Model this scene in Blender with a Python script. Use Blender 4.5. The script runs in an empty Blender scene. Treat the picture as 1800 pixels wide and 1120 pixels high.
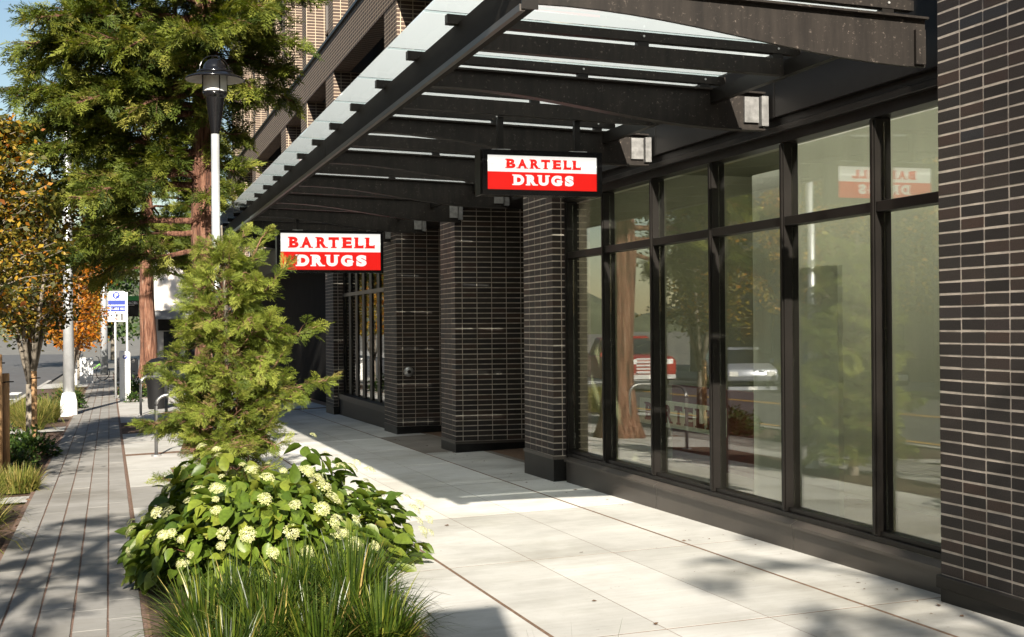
import bpy, math, random
import numpy as np
from mathutils import Vector, Matrix

random.seed(7)
RNG = np.random.default_rng(11)
SC = bpy.context.scene
COL = SC.collection
R = math.radians

# ------------------------------------------------------------------ camera, sky, sun, exposure
EYE = 1.65
YAW = math.atan2(708.0, 2330.0)
cam_d = bpy.data.cameras.new('camera')
cam = bpy.data.objects.new('camera', cam_d)
COL.objects.link(cam)
cam_d.sensor_width = 36.0
cam_d.lens = 2330.0 / 1800.0 * 36.0
cam_d.shift_y = 0.0065
cam_d.clip_start = 0.05
cam_d.clip_end = 2000.0
cam.matrix_world = (Matrix.Translation((0, 0, EYE)) @ Matrix.Rotation(-YAW, 4, 'Z')
                    @ Matrix.Rotation(R(90), 4, 'X') @ Matrix.Rotation(-0.0075, 4, 'Z'))
SC.camera = cam

SUN_AZ, SUN_EL = R(11.5), R(28.6)       # light travels along +Y, turned towards +X
world = bpy.data.worlds.new('World')
SC.world = world
world.use_nodes = True
wn = world.node_tree
sky = wn.nodes.new('ShaderNodeTexSky')
sky.sky_type = 'NISHITA'
sky.sun_disc = False
sky.sun_elevation = SUN_EL
sky.sun_rotation = math.pi + SUN_AZ
sky.air_density = 1.25
sky.dust_density = 0.4
sky.ozone_density = 1.6
bg = wn.nodes['Background']
bg.inputs['Strength'].default_value = 0.05
wn.links.new(sky.outputs['Color'], bg.inputs['Color'])

sun_d = bpy.data.lights.new('sun', 'SUN')
sun_d.energy = 5.0
sun_d.angle = R(0.53)
sun_d.color = (1.0, 0.92, 0.80)
sun = bpy.data.objects.new('sun', sun_d)
COL.objects.link(sun)
SUN_V = Vector((math.sin(SUN_AZ) * math.cos(SUN_EL), math.cos(SUN_AZ) * math.cos(SUN_EL), -math.sin(SUN_EL)))
sun.rotation_euler = SUN_V.to_track_quat('-Z', 'Y').to_euler()
sun.location = (-5, -30, 30)

SC.view_settings.view_transform = 'Standard'
SC.view_settings.look = 'None'
SC.view_settings.gamma = 1.0
SC.view_settings.exposure = 1.2
SC.cycles.max_bounces = 8
SC.cycles.transparent_max_bounces = 16
SC.cycles.caustics_reflective = False
SC.cycles.caustics_refractive = False


# ------------------------------------------------------------------ ground height
def G(x, y):
    x = min(max(x, -2.7), 7.0)
    y = min(max(y, -25.0), 95.0)
    return 0.096 + 0.033 * (x - 4.4) - 0.0118 * (y - 6.4)


def at(u, v, d):
    """a photograph position and a distance, as a place in the scene (used when measuring)"""
    x = (u - 192.0) * 0.9568 * d / 2330.0
    y = (d - x * 0.2907) / 0.9568
    return x, y


# ------------------------------------------------------------------ materials
MATS = {}


def newmat(name):
    m = bpy.data.materials.new(name)
    m.use_nodes = True
    MATS[name] = m
    return m, m.node_tree, m.node_tree.nodes['Principled BSDF']


def ramp(nt, src, stops):
    r = nt.nodes.new('ShaderNodeValToRGB')
    els = r.color_ramp.elements
    while len(els) < len(stops):
        els.new(0.5)
    for e, (p, c) in zip(els, stops):
        e.position = p
        e.color = (*c, 1)
    nt.links.new(src, r.inputs['Fac'])
    return r.outputs['Color']


def noise(nt, scale, detail=4, rough=0.55, stretch=None, coord='Object'):
    tc = nt.nodes.new('ShaderNodeTexCoord')
    n = nt.nodes.new('ShaderNodeTexNoise')
    n.inputs['Scale'].default_value = scale
    n.inputs['Detail'].default_value = detail
    n.inputs['Roughness'].default_value = rough
    src = tc.outputs[coord]
    if stretch:
        mp = nt.nodes.new('ShaderNodeMapping')
        mp.inputs['Scale'].default_value = stretch
        nt.links.new(src, mp.inputs['Vector'])
        src = mp.outputs['Vector']
    nt.links.new(src, n.inputs['Vector'])
    return n.outputs['Fac']


def geo_pos_noise(nt, scale, detail=4, rough=0.55, stretch=None):
    g = nt.nodes.new('ShaderNodeNewGeometry')
    n = nt.nodes.new('ShaderNodeTexNoise')
    n.inputs['Scale'].default_value = scale
    n.inputs['Detail'].default_value = detail
    n.inputs['Roughness'].default_value = rough
    src = g.outputs['Position']
    if stretch:
        mp = nt.nodes.new('ShaderNodeMapping')
        mp.inputs['Scale'].default_value = stretch
        nt.links.new(src, mp.inputs['Vector'])
        src = mp.outputs['Vector']
    nt.links.new(src, n.inputs['Vector'])
    return n.outputs['Fac']


def mul(nt, a, b, fac=1.0, mode='MULTIPLY'):
    m = nt.nodes.new('ShaderNodeMix')
    m.data_type = 'RGBA'
    m.blend_type = mode
    m.inputs[0].default_value = fac
    nt.links.new(a, m.inputs[6])
    nt.links.new(b, m.inputs[7])
    return m.outputs[2]


def bump(nt, p, h, strength, dist):
    b = nt.nodes.new('ShaderNodeBump')
    b.inputs['Strength'].default_value = strength
    b.inputs['Distance'].default_value = dist
    nt.links.new(h, b.inputs['Height'])
    nt.links.new(b.outputs['Normal'], p.inputs['Normal'])


def plain(name, c, rough=0.6, metal=0.0, var=0.25, scale=6.0, bmp=0.0, spec=0.5, stretch=None):
    m, nt, p = newmat(name)
    n = geo_pos_noise(nt, scale, 5, 0.6, stretch)
    lo = tuple(max(0, x * (1 - var)) for x in c)
    hi = tuple(min(1, x * (1 + var)) for x in c)
    nt.links.new(ramp(nt, n, [(0.3, lo), (0.7, hi)]), p.inputs['Base Color'])
    p.inputs['Roughness'].default_value = rough
    p.inputs['Metallic'].default_value = metal
    p.inputs['Specular IOR Level'].default_value = spec
    if bmp:
        bump(nt, p, geo_pos_noise(nt, scale * 12, 4), 0.5, bmp)
    return m


def brick_mat(name, island):
    m, nt, p = newmat(name)
    if island:
        g = nt.nodes.new('ShaderNodeNewGeometry')
        rnd = g.outputs['Random Per Island']
    else:
        oi = nt.nodes.new('ShaderNodeObjectInfo')
        rnd = oi.outputs['Random']
    base = ramp(nt, rnd, [(0.0, (0.022, 0.0175, 0.016)), (0.35, (0.034, 0.028, 0.025)),
                          (0.65, (0.042, 0.032, 0.027)), (0.88, (0.060, 0.037, 0.028)), (1.0, (0.030, 0.029, 0.031))])
    sp = ramp(nt, geo_pos_noise(nt, 130, 3, 0.7), [(0.3, (0.55, 0.55, 0.55)), (0.62, (1.1, 1.1, 1.1)), (0.78, (2.2, 1.9, 1.6))])
    nt.links.new(mul(nt, base, sp), p.inputs['Base Color'])
    p.inputs['Roughness'].default_value = 0.62
    p.inputs['Specular IOR Level'].default_value = 0.4
    bump(nt, p, geo_pos_noise(nt, 220, 4, 0.7), 0.6, 0.003)
    return m


brick_mat('brick', False)
brick_mat('brick_joined', True)
plain('mortar', (0.46, 0.40, 0.335), 0.95, var=0.30, scale=9, bmp=0.004)


def far_brick():
    m, nt, p = newmat('far_brick')
    g = nt.nodes.new('ShaderNodeNewGeometry')
    sx = nt.nodes.new('ShaderNodeSeparateXYZ')
    nt.links.new(g.outputs['Position'], sx.inputs[0])
    ad = nt.nodes.new('ShaderNodeMath')
    ad.operation = 'ADD'
    nt.links.new(sx.outputs['X'], ad.inputs[0])
    nt.links.new(sx.outputs['Y'], ad.inputs[1])
    cb = nt.nodes.new('ShaderNodeCombineXYZ')
    nt.links.new(ad.outputs[0], cb.inputs['X'])
    nt.links.new(sx.outputs['Z'], cb.inputs['Y'])
    bt = nt.nodes.new('ShaderNodeTexBrick')
    bt.offset = 0.0
    bt.inputs['Color1'].default_value = (0.060, 0.042, 0.034, 1)
    bt.inputs['Color2'].default_value = (0.095, 0.062, 0.046, 1)
    bt.inputs['Mortar'].default_value = (0.50, 0.40, 0.29, 1)
    bt.inputs['Scale'].default_value = 1.0
    bt.inputs['Mortar Size'].default_value = 0.007
    bt.inputs['Brick Width'].default_value = 0.203
    bt.inputs['Row Height'].default_value = 0.0677
    nt.links.new(cb.outputs[0], bt.inputs['Vector'])
    nt.links.new(bt.outputs['Color'], p.inputs['Base Color'])
    p.inputs['Roughness'].default_value = 0.85
    inv = nt.nodes.new('ShaderNodeMath')
    inv.operation = 'SUBTRACT'
    inv.inputs[0].default_value = 1.0
    nt.links.new(bt.outputs['Fac'], inv.inputs[1])
    bump(nt, p, inv.outputs[0], 0.6, 0.006)


far_brick()


def concrete(name, lo, hi, per_obj=True):
    m, nt, p = newmat(name)
    a = ramp(nt, geo_pos_noise(nt, 1.3, 6, 0.62), [(0.28, lo), (0.72, hi)])
    b = ramp(nt, geo_pos_noise(nt, 2.2, 6, 0.7, (0.5, 9.0, 1.0)), [(0.30, (0.90, 0.89, 0.87)), (0.62, (1.0, 1.0, 1.0))])
    c = ramp(nt, geo_pos_noise(nt, 60, 3, 0.7), [(0.22, (0.62, 0.58, 0.52)), (0.36, (1, 1, 1))])
    out = mul(nt, mul(nt, a, b), c)
    sp_ = ramp(nt, geo_pos_noise(nt, 17, 2, 0.5), [(0.20, (0.55, 0.53, 0.50)), (0.27, (1, 1, 1))])
    st_ = ramp(nt, geo_pos_noise(nt, 0.55, 5, 0.7), [(0.36, (0.80, 0.79, 0.76)), (0.52, (1, 1, 1))])
    out = mul(nt, mul(nt, out, sp_), st_)
    if per_obj:
        oi = nt.nodes.new('ShaderNodeObjectInfo')
        out = mul(nt, out, ramp(nt, oi.outputs['Random'], [(0, (0.86, 0.86, 0.85)), (1, (1, 1, 1))]))
    nt.links.new(out, p.inputs['Base Color'])
    p.inputs['Roughness'].default_value = 0.9
    p.inputs['Specular IOR Level'].default_value = 0.25
    bump(nt, p, geo_pos_noise(nt, 55, 6, 0.7), 0.35, 0.004)


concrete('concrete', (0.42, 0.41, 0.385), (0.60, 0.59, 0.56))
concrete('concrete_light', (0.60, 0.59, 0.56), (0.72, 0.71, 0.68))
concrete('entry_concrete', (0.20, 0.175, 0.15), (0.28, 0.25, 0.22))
concrete('paver', (0.245, 0.236, 0.22), (0.365, 0.353, 0.332))
concrete('kerb', (0.36, 0.35, 0.33), (0.52, 0.50, 0.47), False)
plain('joint_filler', (0.15, 0.09, 0.055), 0.95, var=0.4, scale=20)
plain('gravel_joint', (0.17, 0.105, 0.075), 0.95, var=0.7, scale=70, bmp=0.006)
plain('soil', (0.095, 0.055, 0.034), 1.0, var=0.65, scale=14, bmp=0.03)
plain('hill', (0.075, 0.085, 0.05), 1.0, var=0.4, scale=0.08)
plain('ground', (0.16, 0.15, 0.13), 0.95, var=0.3, scale=0.7, bmp=0.01)
plain('asphalt', (0.085, 0.083, 0.082), 0.9, var=0.25, scale=1.5, bmp=0.006)
plain('white_line', (0.72, 0.72, 0.70), 0.8, var=0.15, scale=8)
plain('yellow_line', (0.72, 0.42, 0.06), 0.8, var=0.15, scale=8)
plain('bronze', (0.010, 0.0085, 0.0072), 0.42, 0.0, var=0.30, scale=2.2, spec=0.22)
plain('bronze_panel', (0.009, 0.0075, 0.0065), 0.5, 0.0, var=0.25, scale=1.2, spec=0.25)
plain('black_base', (0.008, 0.0075, 0.007), 0.45, 0.0, var=0.5, scale=5, spec=0.35)
plain('beam_paint', (0.014, 0.0115, 0.0095), 0.75, 0.0, var=0.3, scale=2.5, spec=0.12, stretch=(5, 1, 5))
plain('sill_metal', (0.060, 0.050, 0.041), 0.42, 0.0, var=0.25, scale=1.6, spec=0.55, bmp=0.0)
plain('galvanized', (0.52, 0.52, 0.51), 0.42, 0.75, var=0.30, scale=14)
plain('rack_steel', (0.22, 0.22, 0.22), 0.35, 0.7, var=0.2, scale=9)
plain('pale_plate', (0.21, 0.207, 0.20), 0.5, 0.4, var=0.35, scale=18)
plain('pole_paint', (0.60, 0.62, 0.63), 0.4, 0.5, var=0.12, scale=5)
plain('gloss_black', (0.008, 0.008, 0.009), 0.16, 0.0, var=0.1, spec=0.6)
plain('shade_inside', (0.35, 0.33, 0.30), 0.6, 0.0, var=0.1)
plain('milky', (0.75, 0.75, 0.72), 0.35, 0.0, var=0.05)
plain('white_paint', (0.80, 0.80, 0.78), 0.45, 0.0, var=0.06)
plain('cream_wall', (0.78, 0.72, 0.66), 0.8, 0.0, var=0.08, scale=3, stretch=(1, 1, 0.2))
plain('grey_paint', (0.30, 0.30, 0.30), 0.5, 0.0, var=0.1)
plain('blue_paint', (0.02, 0.045, 0.30), 0.4, 0.0, var=0.1)
plain('green_paint', (0.06, 0.36, 0.09), 0.45, 0.0, var=0.1)
plain('lime_paint', (0.22, 0.55, 0.08), 0.4, 0.0, var=0.1)
plain('black_plastic', (0.003, 0.003, 0.0035), 0.6, 0.0, var=0.4, scale=10)
plain('stake_wood', (0.42, 0.25, 0.12), 0.9, 0.0, var=0.3, scale=8, stretch=(10, 10, 1), bmp=0.003)
plain('young_bark', (0.22, 0.19, 0.15), 0.9, 0.0, var=0.35, scale=12, bmp=0.004)
plain('twig', (0.16, 0.085, 0.05), 0.9, 0.0, var=0.4, scale=10)
plain('twig_red', (0.20, 0.075, 0.045), 0.8, 0.0, var=0.4, scale=10)
plain('fallen_leaf', (0.13, 0.07, 0.035), 0.9, 0.0, var=0.5, scale=4)
plain('red_panel', (0.17, 0.035, 0.03), 0.7, 0.0, var=0.12)
plain('banner', (0.78, 0.82, 0.72), 0.7, 0.0, var=0.05)
plain('banner_letter', (0.16, 0.03, 0.02), 0.7, 0.0, var=0.05)
plain('interior_wall', (0.36, 0.37, 0.27), 0.85, 0.0, var=0.08)
plain('interior_pale', (0.74, 0.75, 0.66), 0.85, 0.0, var=0.06, scale=1.5, stretch=(3, 3, 0.3))
plain('interior_white', (0.80, 0.82, 0.76), 0.85, 0.0, var=0.06, scale=1.5, stretch=(4, 4, 0.3))
plain('interior_dark', (0.03, 0.03, 0.028), 0.7, 0.0, var=0.2)
plain('interior_floor', (0.30, 0.27, 0.22), 0.4, 0.0, var=0.1)
plain('opposite_wall', (0.13, 0.115, 0.095), 0.85, 0.0, var=0.15, scale=1)
plain('opposite_trim', (0.05, 0.05, 0.05), 0.6, 0.0, var=0.15, scale=1)
plain('dark_window', (0.02, 0.024, 0.028), 0.08, 0.0, var=0.2, scale=1)
plain('dark_matte', (0.008, 0.0075, 0.007), 0.95, 0.0, var=0.3, scale=2, spec=0.1)
plain('louver', (0.045, 0.04, 0.036), 0.5, 0.0, var=0.2, scale=2)
plain('tyre', (0.012, 0.012, 0.012), 0.85, 0.0, var=0.2)
plain('chrome', (0.80, 0.80, 0.80), 0.35, 0.8, var=0.05)
plain('car_red', (0.30, 0.02, 0.018), 0.25, 0.0, var=0.05, spec=0.7)
plain('car_silver', (0.42, 0.44, 0.50), 0.28, 0.35, var=0.05, spec=0.7)
plain('car_dark', (0.02, 0.022, 0.028), 0.2, 0.0, var=0.05, spec=0.7)
plain('car_white', (0.75, 0.75, 0.74), 0.25, 0.0, var=0.03, spec=0.7)
plain('lens', (0.80, 0.80, 0.78), 0.15, 0.0, var=0.05)


def rib_steel():
    m, nt, p = newmat('rib_steel')
    a = ramp(nt, geo_pos_noise(nt, 2.5, 5, 0.6), [(0.3, (0.016, 0.0135, 0.0115)), (0.7, (0.025, 0.021, 0.018))])
    s = ramp(nt, geo_pos_noise(nt, 45, 4, 0.75), [(0.61, (1, 1, 1)), (0.72, (7, 7, 7))])
    st = ramp(nt, geo_pos_noise(nt, 3.0, 5, 0.65, (6, 6, 0.7)), [(0.35, (0.65, 0.65, 0.65)), (0.7, (1.25, 1.22, 1.18))])
    nt.links.new(mul(nt, mul(nt, a, s), st), p.inputs['Base Color'])
    p.inputs['Specular IOR Level'].default_value = 0.2
    p.inputs['Roughness'].default_value = 0.5


rib_steel()


def bark_mat():
    m, nt, p = newmat('cedar_bark')
    h = geo_pos_noise(nt, 2.6, 8, 0.72, (7, 7, 0.55))
    nt.links.new(ramp(nt, h, [(0.34, (0.025, 0.012, 0.008)), (0.45, (0.14, 0.058, 0.034)), (0.55, (0.28, 0.135, 0.082)),
                              (0.68, (0.36, 0.25, 0.185))]), p.inputs['Base Color'])
    p.inputs['Roughness'].default_value = 0.95
    bump(nt, p, h, 1.0, 0.10)


bark_mat()


def leaf_mat(name, stops, trans=0.35, rough=0.55, use_tint=False, var_noise=None):
    m, nt, p = newmat(name)
    if use_tint:
        a = nt.nodes.new('ShaderNodeAttribute')
        a.attribute_name = 'tint'
        src = a.outputs['Fac']
    elif var_noise:
        oi = nt.nodes.new('ShaderNodeObjectInfo')
        src = oi.outputs['Random']
    else:
        g = nt.nodes.new('ShaderNodeNewGeometry')
        src = g.outputs['Random Per Island']
    c = ramp(nt, src, stops)
    v = ramp(nt, geo_pos_noise(nt, 40, 3), [(0.3, (0.75, 0.75, 0.75)), (0.7, (1.15, 1.15, 1.15))])
    c = mul(nt, c, v)
    nt.links.new(c, p.inputs['Base Color'])
    p.inputs['Roughness'].default_value = rough
    p.inputs['Specular IOR Level'].default_value = 0.35
    t = nt.nodes.new('ShaderNodeBsdfTranslucent')
    hs = nt.nodes.new('ShaderNodeHueSaturation')
    hs.inputs['Saturation'].default_value = 1.15
    hs.inputs['Value'].default_value = 1.5
    nt.links.new(c, hs.inputs['Color'])
    nt.links.new(hs.outputs[0], t.inputs['Color'])
    mx = nt.nodes.new('ShaderNodeMixShader')
    mx.inputs[0].default_value = trans
    nt.links.new(p.outputs[0], mx.inputs[1])
    nt.links.new(t.outputs[0], mx.inputs[2])
    nt.links.new(mx.outputs[0], nt.nodes['Material Output'].inputs['Surface'])
    return m


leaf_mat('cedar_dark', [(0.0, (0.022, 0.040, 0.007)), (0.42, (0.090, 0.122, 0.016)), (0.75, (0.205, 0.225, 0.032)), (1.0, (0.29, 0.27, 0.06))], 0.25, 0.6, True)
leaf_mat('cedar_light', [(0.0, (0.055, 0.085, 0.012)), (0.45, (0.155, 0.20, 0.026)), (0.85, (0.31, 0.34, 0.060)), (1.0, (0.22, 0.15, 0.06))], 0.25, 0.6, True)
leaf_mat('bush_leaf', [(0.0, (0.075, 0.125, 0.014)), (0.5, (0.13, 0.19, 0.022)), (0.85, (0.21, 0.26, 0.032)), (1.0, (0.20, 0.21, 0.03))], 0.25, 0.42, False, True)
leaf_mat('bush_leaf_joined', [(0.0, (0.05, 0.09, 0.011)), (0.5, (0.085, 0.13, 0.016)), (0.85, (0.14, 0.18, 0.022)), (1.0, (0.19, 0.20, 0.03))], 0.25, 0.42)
leaf_mat('grass_blade', [(0.0, (0.018, 0.036, 0.006)), (0.5, (0.040, 0.070, 0.009)), (0.88, (0.090, 0.125, 0.015)), (0.96, (0.24, 0.24, 0.04)), (1.0, (0.45, 0.33, 0.12))], 0.25, 0.35)
leaf_mat('dry_grass', [(0.0, (0.09, 0.12, 0.02)), (0.5, (0.17, 0.19, 0.035)), (0.8, (0.30, 0.26, 0.07)), (1.0, (0.42, 0.32, 0.12))], 0.3, 0.5)
leaf_mat('autumn_leaf', [(0.0, (0.030, 0.040, 0.010)), (0.42, (0.075, 0.078, 0.014)), (0.66, (0.19, 0.15, 0.022)), (0.86, (0.40, 0.27, 0.030)), (0.96, (0.48, 0.20, 0.018)), (1.0, (0.20, 0.06, 0.02))], 0.35, 0.5)
leaf_mat('orange_leaf', [(0.0, (0.16, 0.08, 0.012)), (0.4, (0.40, 0.17, 0.015)), (0.8, (0.55, 0.22, 0.02)), (1.0, (0.50, 0.11, 0.012))], 0.35, 0.5)
leaf_mat('yellow_leaf', [(0.0, (0.09, 0.10, 0.014)), (0.4, (0.30, 0.22, 0.02)), (0.8, (0.55, 0.33, 0.03)), (1.0, (0.50, 0.18, 0.02))], 0.35, 0.5)
leaf_mat('dark_leaf', [(0.0, (0.018, 0.040, 0.009)), (0.6, (0.040, 0.078, 0.014)), (1.0, (0.085, 0.13, 0.025))], 0.2, 0.4)
leaf_mat('floret', [(0.0, (0.45, 0.48, 0.17)), (0.5, (0.66, 0.65, 0.32)), (1.0, (0.82, 0.80, 0.52))], 0.25, 0.6)


def two_sided_fresnel(nt, ior):
    g = nt.nodes.new('ShaderNodeNewGeometry')
    mr = nt.nodes.new('ShaderNodeMapRange')
    mr.inputs['To Min'].default_value = ior
    mr.inputs['To Max'].default_value = 1.0 / ior
    nt.links.new(g.outputs['Backfacing'], mr.inputs['Value'])
    fr = nt.nodes.new('ShaderNodeFresnel')
    nt.links.new(mr.outputs[0], fr.inputs['IOR'])
    return fr


def glass_mats():
    m, nt, p = newmat('window_glass')
    nt.nodes.remove(p)
    t = nt.nodes.new('ShaderNodeBsdfTransparent')
    t.inputs['Color'].default_value = (0.92, 0.935, 0.87, 1)
    gl = nt.nodes.new('ShaderNodeBsdfGlossy')
    gl.inputs['Roughness'].default_value = 0.0
    fr = two_sided_fresnel(nt, 2.25)
    mx = nt.nodes.new('ShaderNodeMixShader')
    nt.links.new(fr.outputs[0], mx.inputs[0])
    nt.links.new(t.outputs[0], mx.inputs[1])
    nt.links.new(gl.outputs[0], mx.inputs[2])
    nt.links.new(mx.outputs[0], nt.nodes['Material Output'].inputs['Surface'])
    m, nt, p = newmat('clear_glass')
    nt.nodes.remove(p)
    t = nt.nodes.new('ShaderNodeBsdfTransparent')
    t.inputs['Color'].default_value = (0.90, 0.95, 0.95, 1)
    gl = nt.nodes.new('ShaderNodeBsdfGlossy')
    gl.inputs['Roughness'].default_value = 0.02
    fr = two_sided_fresnel(nt, 1.25)
    mx = nt.nodes.new('ShaderNodeMixShader')
    nt.links.new(fr.outputs[0], mx.inputs[0])
    nt.links.new(t.outputs[0], mx.inputs[1])
    nt.links.new(gl.outputs[0], mx.inputs[2])
    nt.links.new(mx.outputs[0], nt.nodes['Material Output'].inputs['Surface'])
    # frosted canopy glass: scatters daylight through, a clear gloss on its faces
    m, nt, p = newmat('frosted_glass')
    nt.nodes.remove(p)
    tl = nt.nodes.new('ShaderNodeBsdfTranslucent')
    tl.inputs['Color'].default_value = (0.93, 0.97, 0.98, 1)
    df = nt.nodes.new('ShaderNodeBsdfDiffuse')
    df.inputs['Color'].default_value = (0.70, 0.76, 0.78, 1)
    m1 = nt.nodes.new('ShaderNodeMixShader')
    m1.inputs[0].default_value = 0.10
    nt.links.new(tl.outputs[0], m1.inputs[1])
    nt.links.new(df.outputs[0], m1.inputs[2])
    gl = nt.nodes.new('ShaderNodeBsdfGlossy')
    gl.inputs['Roughness'].default_value = 0.05
    fr = two_sided_fresnel(nt, 1.40)
    m2 = nt.nodes.new('ShaderNodeMixShader')
    nt.links.new(fr.outputs[0], m2.inputs[0])
    nt.links.new(m1.outputs[0], m2.inputs[1])
    nt.links.new(gl.outputs[0], m2.inputs[2])
    nt.links.new(m2.outputs[0], nt.nodes['Material Output'].inputs['Surface'])


glass_mats()


def emis(name, c, s, base=None):
    m, nt, p = newmat(name)
    p.inputs['Base Color'].default_value = (*(base or c), 1)
    p.inputs['Emission Color'].default_value = (*c, 1)
    p.inputs['Emission Strength'].default_value = s
    p.inputs['Roughness'].default_value = 0.35


emis('sign_white', (0.92, 0.90, 0.86), 0.36, (0.8, 0.79, 0.76))
emis('sign_red', (0.75, 0.012, 0.008), 0.42, (0.6, 0.012, 0.01))
emis('tube_light', (1.0, 0.96, 0.86), 13.0)


# ------------------------------------------------------------------ geometry helpers
class MB:
    def __init__(s):
        s.v = []
        s.f = []

    def add(s, vs, fs):
        o = len(s.v)
        s.v += [tuple(v) for v in vs]
        s.f += [tuple(i + o for i in f) for f in fs]
        return s

    def box(s, x0, x1, y0, y1, z0, z1):
        return s.add([(x0, y0, z0), (x1, y0, z0), (x1, y1, z0), (x0, y1, z0), (x0, y0, z1), (x1, y0, z1), (x1, y1, z1), (x0, y1, z1)],
                     [(0, 3, 2, 1), (4, 5, 6, 7), (0, 1, 5, 4), (1, 2, 6, 5), (2, 3, 7, 6), (3, 0, 4, 7)])

    def prism(s, prof, axis, a0, a1):
        """closed 2-D profile run along an axis; profile axes are the other two in xyz order"""
        n = len(prof)

        def P(p, a):
            if axis == 'x':
                return (a, p[0], p[1])
            if axis == 'y':
                return (p[0], a, p[1])
            return (p[0], p[1], a)
        vs = [P(p, a0) for p in prof] + [P(p, a1) for p in prof]
        fs = [(i, (i + 1) % n, (i + 1) % n + n, i + n) for i in range(n)]
        fs += [tuple(range(n - 1, -1, -1)), tuple(range(n, 2 * n))]
        return s.add(vs, fs)

    def tube(s, pts, rad, n=8, cap=True):
        pts = [Vector(p) for p in pts]
        if not hasattr(rad, '__len__'):
            rad = [rad] * len(pts)
        rings = []
        up = Vector((0, 0, 1))
        for i, p in enumerate(pts):
            d = (pts[min(i + 1, len(pts) - 1)] - pts[max(i - 1, 0)]).normalized()
            a = d.cross(up)
            if a.length < 0.05:
                a = d.cross(Vector((1, 0, 0)))
            a.normalize()
            b = d.cross(a).normalized()
            rings.append([p + (a * math.cos(2 * math.pi * k / n) + b * math.sin(2 * math.pi * k / n)) * rad[i] for k in range(n)])
        vs = [v for r in rings for v in r]
        fs = []
        for i in range(len(pts) - 1):
            for k in range(n):
                fs.append((i * n + k, i * n + (k + 1) % n, (i + 1) * n + (k + 1) % n, (i + 1) * n + k))
        if cap:
            fs.append(tuple(range(n - 1, -1, -1)))
            fs.append(tuple((len(pts) - 1) * n + k for k in range(n)))
        return s.add(vs, fs)

    def lathe(s, prof, n=24, o=(0, 0, 0)):
        vs = []
        for r, z in prof:
            for k in range(n):
                a = 2 * math.pi * k / n
                vs.append((o[0] + r * math.cos(a), o[1] + r * math.sin(a), o[2] + z))
        fs = []
        for i in range(len(prof) - 1):
            for k in range(n):
                fs.append((i * n + k, i * n + (k + 1) % n, (i + 1) * n + (k + 1) % n, (i + 1) * n + k))
        return s.add(vs, fs)

    def mesh(s, name, mat, smooth=False):
        me = bpy.data.meshes.new(name)
        me.from_pydata(s.v, [], s.f)
        me.materials.append(MATS[mat])
        me.update()
        if smooth:
            me.polygons.foreach_set('use_smooth', [True] * len(me.polygons))
        return me

    def build(s, name, mat, parent=None, smooth=False, **kw):
        return link(name, s.mesh(name, mat, smooth), parent, **kw)


def link(name, me, parent=None, loc=None, rot=None, **props):
    o = bpy.data.objects.new(name, me)
    COL.objects.link(o)
    if loc is not None:
        o.location = loc
    if rot is not None:
        o.rotation_euler = rot
    if parent is not None:
        o.parent = parent
    for k, v in props.items():
        if v is not None:
            o[k] = v
    return o


def thing(name, label, cat, loc=(0, 0, 0), rz=0.0, group=None):
    o = link(name, None, None, loc, (0, 0, rz), label=label, category=cat, group=group)
    o.empty_display_size = 0.1
    return o


def bevel(o, w=0.004, seg=1):
    b = o.modifiers.new('bevel', 'BEVEL')
    b.width = w
    b.segments = seg
    b.limit_method = 'ANGLE'
    return o


def np_mesh(name, V, F, mat, tint=None, smooth=False):
    """V (n,3) float, F (m,k) int"""
    me = bpy.data.meshes.new(name)
    k = F.shape[1]
    me.vertices.add(len(V))
    me.vertices.foreach_set('co', V.astype(np.float32).ravel())
    me.loops.add(F.size)
    me.loops.foreach_set('vertex_index', F.astype(np.int32).ravel())
    me.polygons.add(len(F))
    me.polygons.foreach_set('loop_start', np.arange(0, F.size, k, dtype=np.int32))
    me.materials.append(MATS[mat])
    me.update(calc_edges=True)
    if tint is not None:
        a = me.attributes.new('tint', 'FLOAT', 'POINT')
        a.data.foreach_set('value', tint.astype(np.float32))
    return me


def frames(D, roll=None, upref=(0, 0, 1)):
    """columns: x = side, y = D (growth direction), z = normal"""
    D = D / np.linalg.norm(D, axis=1, keepdims=True)
    up = np.tile(np.array(upref, float), (len(D), 1))
    bad = np.abs((D * up).sum(1)) > 0.97
    up[bad] = (1, 0, 0)
    S = np.cross(D, up)
    S /= np.linalg.norm(S, axis=1, keepdims=True)
    N = np.cross(S, D)
    if roll is not None:
        c, s_ = np.cos(roll)[:, None], np.sin(roll)[:, None]
        S, N = S * c + N * s_, N * c - S * s_
    return np.stack([S, D, N], axis=2)


def scatter(name, tv, tf, M, T, scale, mat, tint=None):
    n, k = len(T), len(tv)
    V = np.einsum('nij,kj->nki', M, tv) * np.asarray(scale).reshape(n, 1, -1) + T[:, None, :]
    F = (tf[None] + (np.arange(n) * k)[:, None, None]).reshape(-1, tf.shape[1])
    tt = None if tint is None else np.repeat(tint, k)
    return np_mesh(name, V.reshape(-1, 3), F, mat, tt)


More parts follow.
